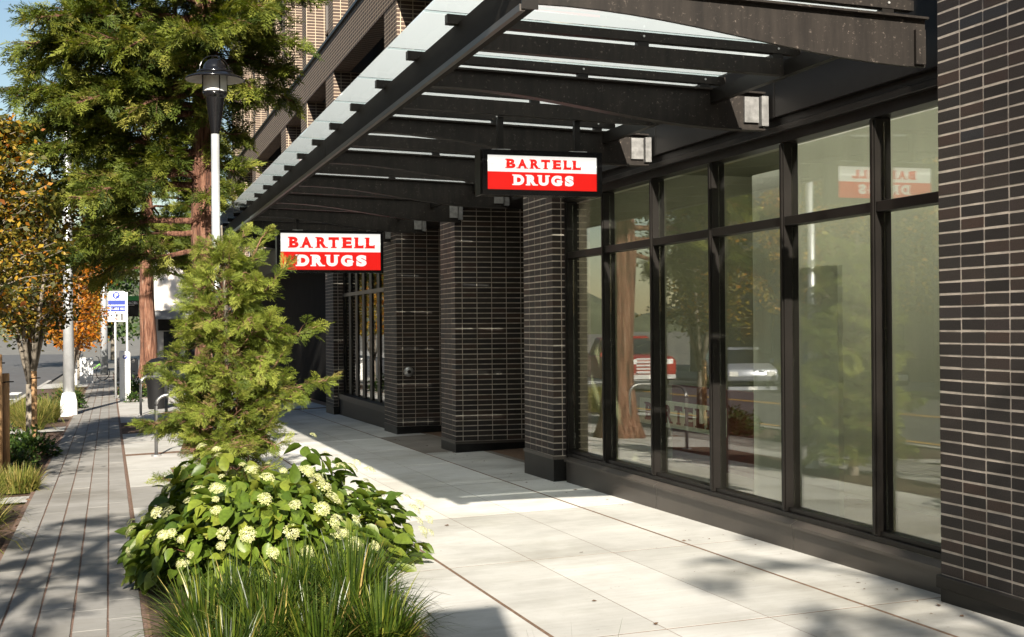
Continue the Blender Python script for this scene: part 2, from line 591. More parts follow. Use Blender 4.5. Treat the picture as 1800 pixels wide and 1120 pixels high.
# ------------------------------------------------------------------ the ground
def sheet(name, x0, x1, y0, y1, dz, mat, parent=None, thick=None, **props):
    xs = [x0] + [x for x in (-2.7, 7.0) if x0 < x < x1] + [x1]
    ys = [y0] + [y for y in (-25.0, 95.0) if y0 < y < y1] + [y1]
    m = MB()
    nx = len(xs)
    vs = [(x, y, G(x, y) + dz) for y in ys for x in xs]
    fs = [(j * nx + i, j * nx + i + 1, (j + 1) * nx + i + 1, (j + 1) * nx + i) for j in range(len(ys) - 1) for i in range(nx - 1)]
    m.add(vs, fs)
    if thick:
        n = len(vs)
        m.add([(x, y, z - thick) for x, y, z in vs], [tuple(reversed(f)) for f in fs])
        ring = [i for i in range(nx)] + [j * nx + nx - 1 for j in range(1, len(ys))] + [(len(ys) - 1) * nx + i for i in range(nx - 2, -1, -1)] + [j * nx for j in range(len(ys) - 2, 0, -1)]
        for a, b in zip(ring, ring[1:] + ring[:1]):
            m.f.append((b, a, a + n, b + n))
    return m.build(name, mat, parent, **props)


sheet('ground', -400, 400, -120, 900, -0.20, 'ground', kind='structure')
road = sheet('road', -14.2, -2.86, -40, 160, -0.11, 'asphalt', kind='structure')
m = MB()
for y0 in range(-30, 60, 6):
    for x in (-8.42, -8.22):
        vs = [(x, y0, G(x, y0) - 0.106), (x + 0.1, y0, G(x, y0) - 0.106), (x + 0.1, y0 + 6, G(x, y0 + 6) - 0.106), (x, y0 + 6, G(x, y0 + 6) - 0.106)]
        m.add(vs, [(0, 1, 2, 3)])
m.build('centre_line', 'yellow_line', road)
m = MB()
for y0 in range(-30, 48, 6):
    x = -3.95
    m.add([(x, y0, G(x, y0) - 0.106), (x + 0.13, y0, G(x, y0) - 0.106), (x + 0.13, y0 + 6, G(x, y0 + 6) - 0.106), (x, y0 + 6, G(x, y0 + 6) - 0.106)], [(0, 1, 2, 3)])
m.build('edge_line', 'yellow_line', road)
for k in range(14):
    x = -13.4 + k * 0.75
    MB().add([(x, 52, G(x, 52) - 0.105), (x + 0.4, 52, G(x, 52) - 0.105), (x + 0.4, 55, G(x, 55) - 0.105), (x, 55, G(x, 55) - 0.105)],
             [(0, 1, 2, 3)]).build('crossing_bar', 'white_line', road)
MB().add([(-8, 47.6, G(-8, 48) - 0.105), (-2.9, 47.6, G(-8, 48) - 0.105), (-2.9, 48.1, G(-8, 48) - 0.105), (-8, 48.1, G(-8, 48) - 0.105)],
         [(0, 1, 2, 3)]).build('stop_line', 'white_line', road)
# wooded hills closing the far horizon
hm = MB()
nh = 120
for i in range(nh + 1):
    a = 2 * math.pi * i / nh
    r_ = 420 + 40 * math.sin(a * 3)
    h_ = 14 + 6 * math.sin(a * 5 + 1) + 4 * math.sin(a * 11) + 2.5 * math.sin(a * 37) + 2 * math.sin(a * 53)
    hm.v += [(r_ * math.cos(a), 60 + r_ * math.sin(a), -6), ((r_ + 30) * math.cos(a), 60 + (r_ + 30) * math.sin(a), h_), ((r_ + 90) * math.cos(a), 60 + (r_ + 90) * math.sin(a), h_ * 1.3)]
    if i:
        b_ = (i - 1) * 3
        hm.f += [(b_ + 3, b_, b_ + 1, b_ + 4), (b_ + 4, b_ + 1, b_ + 2, b_ + 5)]
hm.build('hills', 'hill', None, kind='structure')
# kerbs in cast lengths
kerb = thing('kerb', 'pale concrete kerb along the planting strip', 'kerb')
kerb['kind'] = 'structure'
kd = MB().box(-0.08, 0.08, -1.49, 1.49, -0.25, 0.0).mesh('kerb_stone', 'kerb')
for k in range(26):
    y = -8 + 3.0 * k
    link('kerb_stone', kd, kerb, (-2.78, y, G(-2.78, y) + 0.005), (math.atan(-0.0118), 0, 0))
sheet('far_pavement', -19, -14.36, -40, 160, 0.0, 'kerb', kind='structure', thick=0.3)
far_soil = sheet('planting_strip', -2.70, -0.80, -20, 62, -0.03, 'soil', kind='structure')
sheet('planter_soil', 0.215, 1.60, -4, 11.6, 0.002, 'soil', kind='structure')
sheet('planter_soil', 0.76, 1.60, 11.6, 17.6, 0.002, 'soil', kind='structure')
# crosswise concrete strips through the planting strip
for (y0, y1) in ((14.9, 15.5), (27.0, 28.4), (36.5, 37.3), (55, 62)):
    sheet('strip_crossing', -2.70, -0.85, y0, y1, -0.004, 'concrete', kind='structure')

# paver path: a bed of reddish grit with long grey plank pavers laid in it
path = sheet('paver_path', -0.86, 0.20, -4, 75, -0.008, 'gravel_joint', kind='structure')
PW = 0.2


def chamfer_block(lx, ly, h, c):
    """block with its top at z = 0, edges chamfered"""
    a, b = lx / 2, ly / 2
    q = [(-a, -b), (a, -b), (a, b), (-a, b)]
    t = [(-a + c, -b + c), (a - c, -b + c), (a - c, b - c), (-a + c, b - c)]
    m = MB()
    m.add([(x, y, -h) for x, y in q] + [(x, y, -c) for x, y in q] + [(x, y, 0) for x, y in t],
          [(0, 1, 5, 4), (1, 2, 6, 5), (2, 3, 7, 6), (3, 0, 4, 7), (4, 5, 9, 8), (5, 6, 10, 9), (6, 7, 11, 10), (7, 4, 8, 11), (8, 9, 10, 11)])
    return m


PL = 0.6
paver_mesh = chamfer_block(PW - 0.013, PL - 0.004, 0.06, 0.0015).mesh('paver', 'paver')
slots = []
for c in range(5):
    x = -0.72 + c * PW
    off = [0.0, 0.42, 0.18, 0.63, 0.3][c]
    k = 0
    while True:
        y = 4.6 + off + k * PL
        if y > 74:
            break
        slots.append((y, x))
        k += 1
slots.sort()
rest = MB()
for i, (y, x) in enumerate(slots):
    jz = random.uniform(-0.002, 0.002)
    rot = (math.atan(-0.0118) + random.uniform(-.0015, .0015), -math.atan(0.033), random.uniform(-.003, .003))
    if i < 295:
        link('paver', paver_mesh, path, (x + random.uniform(-.0015, .0015), y, G(x, y) + jz), rot)
    else:
        a, b = PW / 2 - 0.009, PL / 2 - 0.0025
        q = [(x - a, y - b), (x + a, y - b), (x + a, y + b), (x - a, y + b)]
        rest.add([(*p, G(*p) - 0.05) for p in q] + [(*p, G(*p) + jz) for p in q],
                 [(4, 5, 6, 7), (0, 1, 5, 4), (1, 2, 6, 5), (2, 3, 7, 6), (3, 0, 4, 7)])
rest.build('far_pavers', 'paver', path, kind='stuff')

# plaza slabs: scored concrete between brown expansion joints
plaza = sheet('plaza', 0.20, 13.0, -6, 78, -0.0012, 'joint_filler', kind='structure')
plaza_holes = []


def slab(x0, x1, y0, y1, mat='concrete', dz=0.0):
    cx, cy = (x0 + x1) / 2, (y0 + y1) / 2
    a, b, c = (x1 - x0) / 2, (y1 - y0) / 2, 0.0006
    q = [(-a, -b), (a, -b), (a, b), (-a, b)]
    t = [(-a + c, -b + c), (a - c, -b + c), (a - c, b - c), (-a + c, b - c)]
    z0 = G(cx, cy)
    hz = lambda p: G(cx + p[0], cy + p[1]) - z0 + dz
    m_ = MB()
    m_.add([(*p, hz(p) - 0.05) for p in q] + [(*p, hz(p) - c) for p in q] + [(*p, hz(p)) for p in t],
           [(0, 1, 5, 4), (1, 2, 6, 5), (2, 3, 7, 6), (3, 0, 4, 7), (4, 5, 9, 8), (5, 6, 10, 9), (6, 7, 11, 10), (7, 4, 8, 11), (8, 9, 10, 11)])
    return m_.build('slab', mat, plaza, loc=(cx, cy, z0))


YB = [-3.0, -0.7, 1.6, 3.9, 6.45, 8.78, 11.1, 13.4, 15.7, 18.0, 20.3, 22.6, 24.9, 27.2, 29.5]
for y0, y1 in zip(YB[:-1], YB[1:]):
    g = 0.008
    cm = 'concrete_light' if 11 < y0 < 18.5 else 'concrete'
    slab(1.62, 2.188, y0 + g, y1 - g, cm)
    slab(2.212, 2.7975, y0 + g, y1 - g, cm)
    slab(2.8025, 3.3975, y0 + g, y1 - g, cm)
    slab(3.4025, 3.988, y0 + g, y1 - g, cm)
    if y0 < 13 or y0 > 20.2:
        slab(4.012, 4.75, y0 + g, y1 - g, cm)
slab(4.01, 4.75, 13.406, 14.1)
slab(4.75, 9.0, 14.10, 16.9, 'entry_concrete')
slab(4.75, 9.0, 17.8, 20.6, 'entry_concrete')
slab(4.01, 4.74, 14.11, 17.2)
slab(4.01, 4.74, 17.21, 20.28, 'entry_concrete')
# beyond the planter the pavement is open to the path
for y0 in (17.7, 20.3, 22.6, 28.5, 31.5, 34.5, 37.5, 41, 53, 57, 61, 65, 69):
    slab(0.215, 1.60, y0 + 0.006, y0 + (2.25 if y0 < 28 else 2.9))
for y0 in range(30, 76, 4):
    slab(1.62, 4.75, y0 + 0.006, y0 + 3.99)
slab(0.215, 0.74, 11.62, 13.6)
slab(0.215, 0.74, 13.61, 15.6, 'paver')
slab(0.215, 0.74, 15.61, 17.69)
sheet('planter_soil', 0.215, 1.58, 24.9, 28.4, 0.0, 'soil', kind='structure')
sheet('planter_soil', 0.45, 1.58, 44.9, 53, 0.004, 'soil', kind='structure')

# ------------------------------------------------------------------ brick piers
BL, BH, JT = 0.203, 0.0677, 0.0095


def brick_mesh(name, lx, ly, lz, c=0.003, mat='brick'):
    a, b, h = lx / 2, ly / 2, lz / 2
    m_ = MB()
    vs = []
    for z, i in ((-h, c), (-h + c, 0), (h - c, 0), (h, c)):
        vs += [(-a + i, -b + i, z), (a - i, -b + i, z), (a - i, b - i, z), (-a + i, b - i, z)]
    fs = []
    for l in range(3):
        for k in range(4):
            fs.append((l * 4 + k, l * 4 + (k + 1) % 4, l * 4 + 4 + (k + 1) % 4, l * 4 + 4 + k))
    fs += [(3, 2, 1, 0), (12, 13, 14, 15)]
    m_.add(vs, fs)
    return m_.mesh(name, mat)


BM_STREET = brick_mesh('brick', 0.04, BL - JT - .002, BH - JT)
BM_CORNER = brick_mesh('brick', 0.092, BL - JT, BH - JT)
BM_SOUTH = brick_mesh('brick', BL - JT, 0.04, BH - JT)


def brick_pier(label, X, Y0, ncol, Z0, nrow, south_cols, base_cap, joined='', top=None, depth=0.6, south_corner=True):
    """street face at x = X from y = Y0 northwards (ncol bricks), south face at y = Y0 running +x"""
    th = thing('brick_pier', label, 'brick pier', (X, Y0, G(X, Y0)))
    gz = G(X, Y0)
    L = ncol * BL - JT
    zt = nrow * BH + Z0
    core = MB().box(0.0016, depth, 0.0016, L - 0.0016, Z0 - gz, zt - gz)
    core.build('mortar', 'mortar', th)
    cap = MB().box(-0.012, depth, -0.012, L + 0.012, Z0 - gz - 0.035, Z0 - gz - 0.001)
    cap.build('base_cap', 'sill_metal' if joined != 'far' else 'black_base', th)
    MB().box(-0.004, depth, -0.004, L + 0.004, -0.14, Z0 - gz - 0.036).build('base', 'black_base', th)
    jn = MB()
    for r in range(nrow):
        z = Z0 - gz + (r + 0.5) * BH
        for c in range(ncol):
            corner = c == 0
            y = c * BL + (BL - JT) / 2
            j = random.uniform(-.0006, .0006)
            xx = (0.046 if corner else 0.02) + j
            if joined and not (joined == 'some' and corner):
                a = 0.046 if corner else 0.02
                jn.box(xx - a, xx + a, y - (BL - JT) / 2, y + (BL - JT) / 2, z - (BH - JT) / 2, z + (BH - JT) / 2)
            else:
                link('brick', BM_CORNER if corner else BM_STREET, th, (xx, y, z), (random.uniform(-.004, .004), 0, random.uniform(-.0012, .0012)))
        for c in range(south_cols):
            x = 0.102 + c * BL + (BL - JT) / 2
            y = 0.02 + random.uniform(-.0006, .0006)
            if x > depth:
                break
            if joined == 'far':
                jn.box(x - (BL - JT) / 2, x + (BL - JT) / 2, y - 0.02, y + 0.02, z - (BH - JT) / 2, z + (BH - JT) / 2)
            else:
                link('brick', BM_SOUTH, th, (x, y, z), (0, random.uniform(-.002, .002), 0))
    if jn.v:
        jn.build('far_bricks', 'brick_joined', th, kind='stuff')
    return th


# near pier at the right edge of the picture (its bricks run towards the camera)
PX = 4.416
near = thing('brick_pier', 'tall dark brick pier at the right edge, nearest the camera', 'brick pier', (PX, 6.36, G(PX, 6.36)))
gz = G(PX, 6.36)
Z0 = 0.246
NR = 52
MB().box(0.0016, 0.9, -2.6, -0.0016, Z0 - gz, Z0 + NR * BH - gz).build('mortar', 'mortar', near)
bevel(MB().box(-0.022, 0.9, -2.62, 0.02, Z0 - gz - 0.072, Z0 - gz - 0.001).build('base_cap', 'bronze', near))
MB().box(-0.004, 0.9, -2.6, 0.0, -0.16, Z0 - gz - 0.073).build('base', 'black_base', near)
jn = MB()
for r in range(NR):
    z = Z0 - gz + (r + .5) * BH
    for c in range(13):
        y = -(c * BL + (BL - JT) / 2)
        if c < 5:
            link('brick', BM_CORNER if c == 0 else BM_STREET, near, ((0.046 if c == 0 else 0.02) + random.uniform(-.0010, .0006), y + random.uniform(-.0012, .0012), z + random.uniform(-.0012, .0012)),
                 (random.uniform(-.009, .009), random.uniform(-.012, .012), random.uniform(-.003, .003)))
        else:
            jn.box(0, 0.04, y - (BL - JT) / 2, y + (BL - JT) / 2, z - (BH - JT) / 2, z + (BH - JT) / 2)
jn.build('far_bricks', 'brick_joined', near, kind='stuff')

brick_pier('slender dark brick pier between the shop window and the first recess, black base', 4.416, 13.07, 5, 0.283, 43, 1, True, depth=0.42)
brick_pier('wide dark brick pier wall standing between the two recesses', 4.37, 16.96, 4, 0.12, 46, 6, True, joined='some', depth=3.6)
brick_pier('brick pier wall carrying the round key box', 4.37, 20.70, 5, 0.05, 47, 7, True, joined='far', depth=3.6)
brick_pier('shaded brick pier behind the small cedar, beyond the narrow windows', 4.37, 26.9, 5, 0.02, 47, 6, True, joined='far', depth=2.0)

# ------------------------------------------------------------------ main building (upper floors, recess backs)
bld = thing('brick_building', 'dark brick building with tall window bays above the glass canopy', 'building', (4.4, 6, 0))


def bpart(name, mat, *boxes, **kw):
    m_ = MB()
    for b in boxes:
        m_.box(b[0] - 4.4, b[1] - 4.4, b[2] - 6, b[3] - 6, b[4], b[5])
    return m_.build(name, mat, kw.pop('parent', bld), **kw)


ZS0, ZS1 = 6.85, 7.58          # spandrel band over the first upper floor
XF = 4.42
# recess backs and dark interiors behind the ground floor
bpart('recess_wall', 'bronze_panel', (7.2, 7.35, 13.9, 20.8, -0.2, 3.6))
bpart('recess_door', 'dark_window', (7.12, 7.18, 14.6, 16.4, 0.0, 2.4))
bpart('recess_ceiling', 'bronze_panel', (4.95, 7.4, 14.0, 20.7, 3.21, 3.3))
bpart('header_beam', 'bronze_panel', (4.46, 4.90, 13.0, 50, 3.20, 3.85))
bpart('far_wall', 'dark_matte', (5.0, 5.1, 27.9, 50, -0.8, 3.3))
# upper structure
bpart('wall', 'interior_dark', (5.3, 5.5, -8, 52, 3.9, 14))
bpart('roof', 'bronze_panel', (4.5, 16, -8, 52, 14.0, 14.3))
bpart('end_wall', 'far_brick', (4.6, 16, 51.5, 52, -1, 14))
bpart('floor_slab', 'bronze_panel', (4.43, 5.3, -8, 52, 3.86, 3.98))
bpart('spandrel', 'far_brick', (4.40, 4.75, -8, 52, ZS0, ZS1))
bpart('spandrel_coping', 'bronze', (4.36, 4.80, -8, 52, ZS1, ZS1 + 0.06))
bpart('spandrel', 'far_brick', (4.40, 4.75, -8, 52, 11.2, 11.9))
piers_low = [-6, -1.0, 3.8, 13.07, 20.70, 26.9, 30.7, 34.5, 41.9, 45.7, 49.5]
piers_up = [5.4, 9.2, 13.07, 16.9, 20.7, 24.5, 26.9, 30.7, 34.5, 38.2, 41.9, 45.7, 49.5]
for y in piers_low:
    bpart('upper_pier', 'far_brick', (4.41, 5.3, y, y + 1.0, 3.98, ZS0))
for y in piers_up:
    bpart('upper_pier', 'far_brick', (4.41, 5.2, y, y + 0.62, ZS1 + 0.06, 11.2))
# window frames with panes and louvers between the lower piers
lv = None
for y0, y1 in zip(piers_low[3:-1], piers_low[4:]):
    a, b = y0 + 1.0, y1
    n = max(2, int(round((b - a) / 1.2)))
    w = (b - a) / n
    for k in range(n):
        ya = a + k * w
        win = bpart('window', 'bronze', (5.0, 5.08, ya, ya + 0.07, 3.98, ZS0), (5.0, 5.08, ya + w - 0.07, ya + w, 3.98, ZS0), (5.0, 5.08, ya + .07, ya + w - .07, 4.75, 4.85))
        bpart('pane', 'dark_window', (5.05, 5.06, ya + 0.07, ya + w - 0.07, 3.98, 5.6), parent=win)
        lm = MB()
        for j in range(18):
            z = 5.65 + j * 0.066
            lm.add([(5.0 - 4.4, ya + .07 - 6, z), (5.0 - 4.4, ya + w - .07 - 6, z), (5.06 - 4.4, ya + w - .07 - 6, z + .05), (5.06 - 4.4, ya + .07 - 6, z + .05)], [(0, 1, 2, 3)])
        lm.build('louver', 'louver', win, kind='stuff')
    # juliet rail standing in the opening
    rm = MB().box(0.12, 0.15, a - 6, b - 6, 5.0, 5.04).box(0.12, 0.15, a - 6, b - 6, 4.2, 4.23)
    for k in range(int((b - a) / 1.2) + 1):
        rm.box(0.125, 0.145, a - 6 + k * 1.2, a - 6 + k * 1.2 + 0.02, 3.98, 5.0)
    rm.build('balcony_rail', 'grey_paint', bld)
for y0, y1 in zip(piers_up[:-1], piers_up[1:]):
    a, b = y0 + 0.62, y1
    if b - a < 0.5:
        continue
    win = bpart('window', 'sill_metal', (4.85, 4.93, a, a + 0.08, ZS1 + .06, 11.2), (4.85, 4.93, b - 0.08, b, ZS1 + .06, 11.2), (4.85, 4.93, (a + b) / 2 - .04, (a + b) / 2 + .04, ZS1 + .06, 11.2),
                (4.85, 4.93, a + .08, (a + b) / 2 - .04, 8.4, 8.47), (4.85, 4.93, (a + b) / 2 + .04, b - .08, 8.4, 8.47))
    bpart('pane', 'dark_window', (4.90, 4.91, a + 0.08, (a + b) / 2 - .04, ZS1 + 0.06, 11.2), parent=win)
    bpart('pane', 'dark_window', (4.90, 4.91, (a + b) / 2 + .04, b - 0.08, ZS1 + 0.06, 11.2), parent=win)
    # corrugated side fins
    bpart('fin', 'sill_metal', *[(4.47 + 0.0 * k, 4.85, a + 0.02 + k * 0.1, a + 0.07 + k * 0.1, ZS1 + 0.06, 11.2) for k in range(2)], parent=win)
# near upper wall over and behind the right pier
bpart('near_wall', 'far_brick', (4.43, 5.3, -8, 3.75, -0.2, 3.86))
bpart('upper_pier', 'far_brick', (4.43, 5.3, 4.85, 6.34, 3.98, ZS0))

# ------------------------------------------------------------------ shop window front
MX, GX = 4.545, 4.61        # mullion face, glass plane
ZB, ZT0, ZT1, ZTOP = 0.356, 2.335, 2.40, 2.89
yv = lambda u: (2330 * MX / (0.9568 * (u - 192)) - MX * 0.2907) / 0.9568
MY = [yv(u) for u in (1059, 1144, 1247, 1373, 1532)]
MY = [13.05] + MY + [MY[-1] - 1.18]
sf = thing('shop_window', 'bronze framed shop window wall of tall panes with small panes above', 'shop window', (MX, 6.3, 0))
o3 = lambda x0, x1, y0, y1, z0, z1: (x0 - MX, x1 - MX, y0 - 6.3, y1 - 6.3, z0, z1)


def sfp(name, mat, *boxes, **kw):
    m_ = MB()
    for b in boxes:
        m_.box(*o3(*b))
    return m_.build(name, mat, kw.pop('parent', sf), **kw)


YE = MY[-1] - 0.4
for i, y in enumerate(MY):
    w = 0.052
    y0 = y - w if i else y - 0.075
    ob = sfp('mullion', 'bronze', (MX, GX + 0.05, y0, y0 + w + (0.02 if i == 0 else 0), ZB - 0.03, ZTOP + 0.03))
    bevel(ob, 0.003)
    sfp('mullion_cap', 'bronze', (MX - 0.012, MX - 0.001, y0 + 0.012, y0 + w - 0.012, ZB - 0.02, ZTOP + 0.02), parent=ob)
for a, b in zip(MY[1:], MY[:-1]):
    y0, y1 = a + 0.001, b - (0.053 if b < 13 else 0.076)
    bevel(sfp('transom', 'bronze', (MX + 0.004, GX + 0.04, y0, y1, ZT0, ZT1)), 0.003)
    for z0, z1 in ((ZB, ZT0), (ZT1, ZTOP)):
        pn = sfp('pane', 'window_glass', (-0.004 + MX, 0.004 + MX, -(y1 - y0) / 2 + 6.3, (y1 - y0) / 2 + 6.3, -(z1 - z0) / 2, (z1 - z0) / 2))
        pn.location = (GX - MX, (y0 + y1) / 2 - 6.3, (z0 + z1) / 2)
        pn.rotation_euler = (0, random.uniform(-.0012, .0012), random.uniform(-.0015, .0015))
bevel(sfp('sill_frame', 'bronze', (MX - 0.004, GX + 0.05, YE, 13.05, ZB - 0.068, ZB - 0.031)), 0.003)
sfp('sill_inner', 'bronze', (MX + 0.02, GX + 0.05, YE, 12.97, ZB - 0.03, ZB))
kp = MB()
for k, (a, b) in enumerate(((12.985, 11.2), (11.197, 8.9), (8.897, 6.5), (6.497, 5.4))):
    pass
kick_bounds = [(YE, 8.2), (8.204, 10.6), (10.604, 12.96)]
for a, b in kick_bounds:
    m_ = MB()
    prof_top = ZB - 0.069
    # sloped ledge, then a flat plate to the ground
    m_.add([(MX - 0.001 - MX, a - 6.3, prof_top), (-0.001, b - 6.3, prof_top), (-0.055, b - 6.3, prof_top - 0.03), (-0.055, a - 6.3, prof_top - 0.03),
            (-0.055, b - 6.3, prof_top - 0.05), (-0.055, a - 6.3, prof_top - 0.05), (-0.03, b - 6.3, prof_top - 0.055), (-0.03, a - 6.3, prof_top - 0.055),
            (-0.03, b - 6.3, G(4.5, b) - 0.03), (-0.03, a - 6.3, G(4.5, a) - 0.03)],
           [(0, 3, 2, 1), (3, 5, 4, 2), (5, 7, 6, 4), (7, 9, 8, 6)])
    m_.build('kick_plate', 'sill_metal', sf)
sfp('head_frame', 'bronze', (MX - 0.004, GX + 0.05, YE, 13.05, ZTOP + 0.031, ZTOP + 0.10))
bevel(sfp('head_drip', 'bronze', (MX - 0.05, GX + 0.02, YE, 13.04, ZTOP + 0.101, ZTOP + 0.145)), 0.004)
sfp('head_trim', 'bronze', (MX - 0.03, GX + 0.02, YE, 13.04, ZTOP + 0.146, ZTOP + 0.20))
# fascia panels over the window with open vertical joints
for a, b in ((YE, 8.35), (8.362, 10.46), (10.472, 12.57), (12.582, 14.68)):
    sfp('fascia_panel', 'bronze_panel', (MX - 0.07, MX + 0.05, a, b, ZTOP + 0.205, 3.72))
sfp('fascia_backing', 'interior_dark', (MX + 0.051, MX + 0.3, YE, 13.04, ZTOP + 0.10, 3.85))
sfp('fascia_cap', 'bronze', (MX - 0.10, MX + 0.10, YE, 13.04, 3.721, 3.76))

# shop interior
shop = thing('shop_interior', 'pale green shop interior seen through the windows', 'shop interior', (5, 9, 0))


def shp(name, mat, *boxes, **kw):
    m_ = MB()
    for b in boxes:
        m_.box(b[0] - 5, b[1] - 5, b[2] - 9, b[3] - 9, b[4], b[5])
    return m_.build(name, mat, kw.pop('parent', shop), **kw)


shp('floor', 'interior_floor', (4.70, 12.5, 1.5, 13.8, 0.10, 0.16))
shp('ceiling', 'interior_wall', (4.75, 12.5, 1.5, 13.8, 3.3, 3.36))
shp('back_wall', 'interior_wall', (12.3, 12.4, 1.5, 13.8, 0.16, 3.3))
shp('end_wall', 'interior_wall', (4.85, 12.3, 13.5, 13.6, 0.16, 3.3))
shp('end_wall', 'interior_wall', (4.85, 12.3, 1.5, 1.6, 0.16, 3.3))
shp('column', 'interior_dark', (7.6, 8.05, 12.1, 12.6, 0.16, 3.3))
shp('column', 'interior_dark', (6.3, 6.7, 11.3, 11.55, 0.16, 3.3))
shp('dark_partition', 'interior_dark', (7.4, 7.5, 11.7, 13.2, 0.9, 2.6))
shp('red_shelving_back', 'red_panel', (5.9, 6.0, 11.1, 13.4, 0.16, 0.98))
shp('window_backing', 'interior_pale', (6.05, 6.10, 5.0, 11.0, 0.16, 3.29))
shp('white_panel', 'interior_white', (5.05, 5.09, 9.36, 9.82, 0.2, 2.86))
shp('white_panel', 'interior_white', (5.05, 5.09, 8.50, 9.06, 0.2, 2.07))
for x, y0, y1 in ((4.95, 5.2, 12.5), (7.2, 9.0, 12.5), (9.6, 4, 12.5)):  # front tube is added, hidden above the window head, to brighten panels and banner
    shp('tube_lamp', 'tube_light', (x, x + 0.03, y0, y1, 3.13 if x < 5 else 3.23, 3.16 if x < 5 else 3.26))
MB().box(-0.01, 0.01, -0.94, 0.94, 0, 0.245).build('panel', 'banner', thing('window_banner', 'pale banner with dark red lettering low behind the shop window', 'banner', (5.0, 11.18, 0.685)))
banner = bpy.data.objects['window_banner']

# far narrow shop windows beyond the key box pier
nf = thing('narrow_windows', 'row of narrow mirror-bright windows beyond the key box pier', 'window', (4.5, 21.75, 0))
ys = np.linspace(21.78, 26.85, 8)
zb = 0.30
for i, y in enumerate(ys):
    MB().box(0.075, 0.13, y - 0.12 - 21.75, y + 0.12 - 21.75, zb, 3.2).build('mullion', 'bronze', nf)
for a, b in zip(ys[:-1], ys[1:]):
    for z0, z1 in ((zb, 2.25), (2.33, 3.15)):
        p_ = MB().box(-.004, .004, -(b - a - .24) / 2, (b - a - .24) / 2, -(z1 - z0) / 2, (z1 - z0) / 2).build('pane', 'window_glass', nf)
        p_.location = (0.10, (a + b) / 2 - 21.75, (z0 + z1) / 2)
        p_.rotation_euler = (0, random.uniform(-.001, .001), random.uniform(-.0012, .0012))
    MB().box(0.05, 0.07, a + .0 - 21.75, b - 21.75, 2.25, 2.32).build('transom', 'sill_metal', nf)
MB().box(-0.06, 0.15, 0, 5.1, zb - 0.12, zb - 0.01).build('sill', 'bronze', nf)
MB().box(-0.03, 0.15, 0, 5.1, -0.25, zb - 0.121).build('kick_plate', 'bronze_panel', nf)
MB().box(0.6, 0.62, 0, 5.1, -0.2, 3.2).build('blackout_panel', 'interior_dark', nf)

# ------------------------------------------------------------------ canopy
can = thing('glass_canopy', 'dark steel canopy roofed with frosted glass along the shop front', 'canopy', (2.1, 6.36, 0))
CY0, SP, NRIB = 6.36, 1.055, 20
CYE = CY0 + SP * (NRIB - 1)
BX = 2.05
zr = lambda x: 3.352 - 0.030 * (x - BX)      # top of the ribs, falling gently to the wall
zg = lambda x: zr(x) + 0.088                 # underside of the glass


def cprism(name, prof, y0, y1, mat, parent=can, **kw):
    return MB().prism([(x - 2.1, z) for x, z in prof], 'y', y0 - 6.36, y1 - 6.36).build(name, mat, parent, **kw)


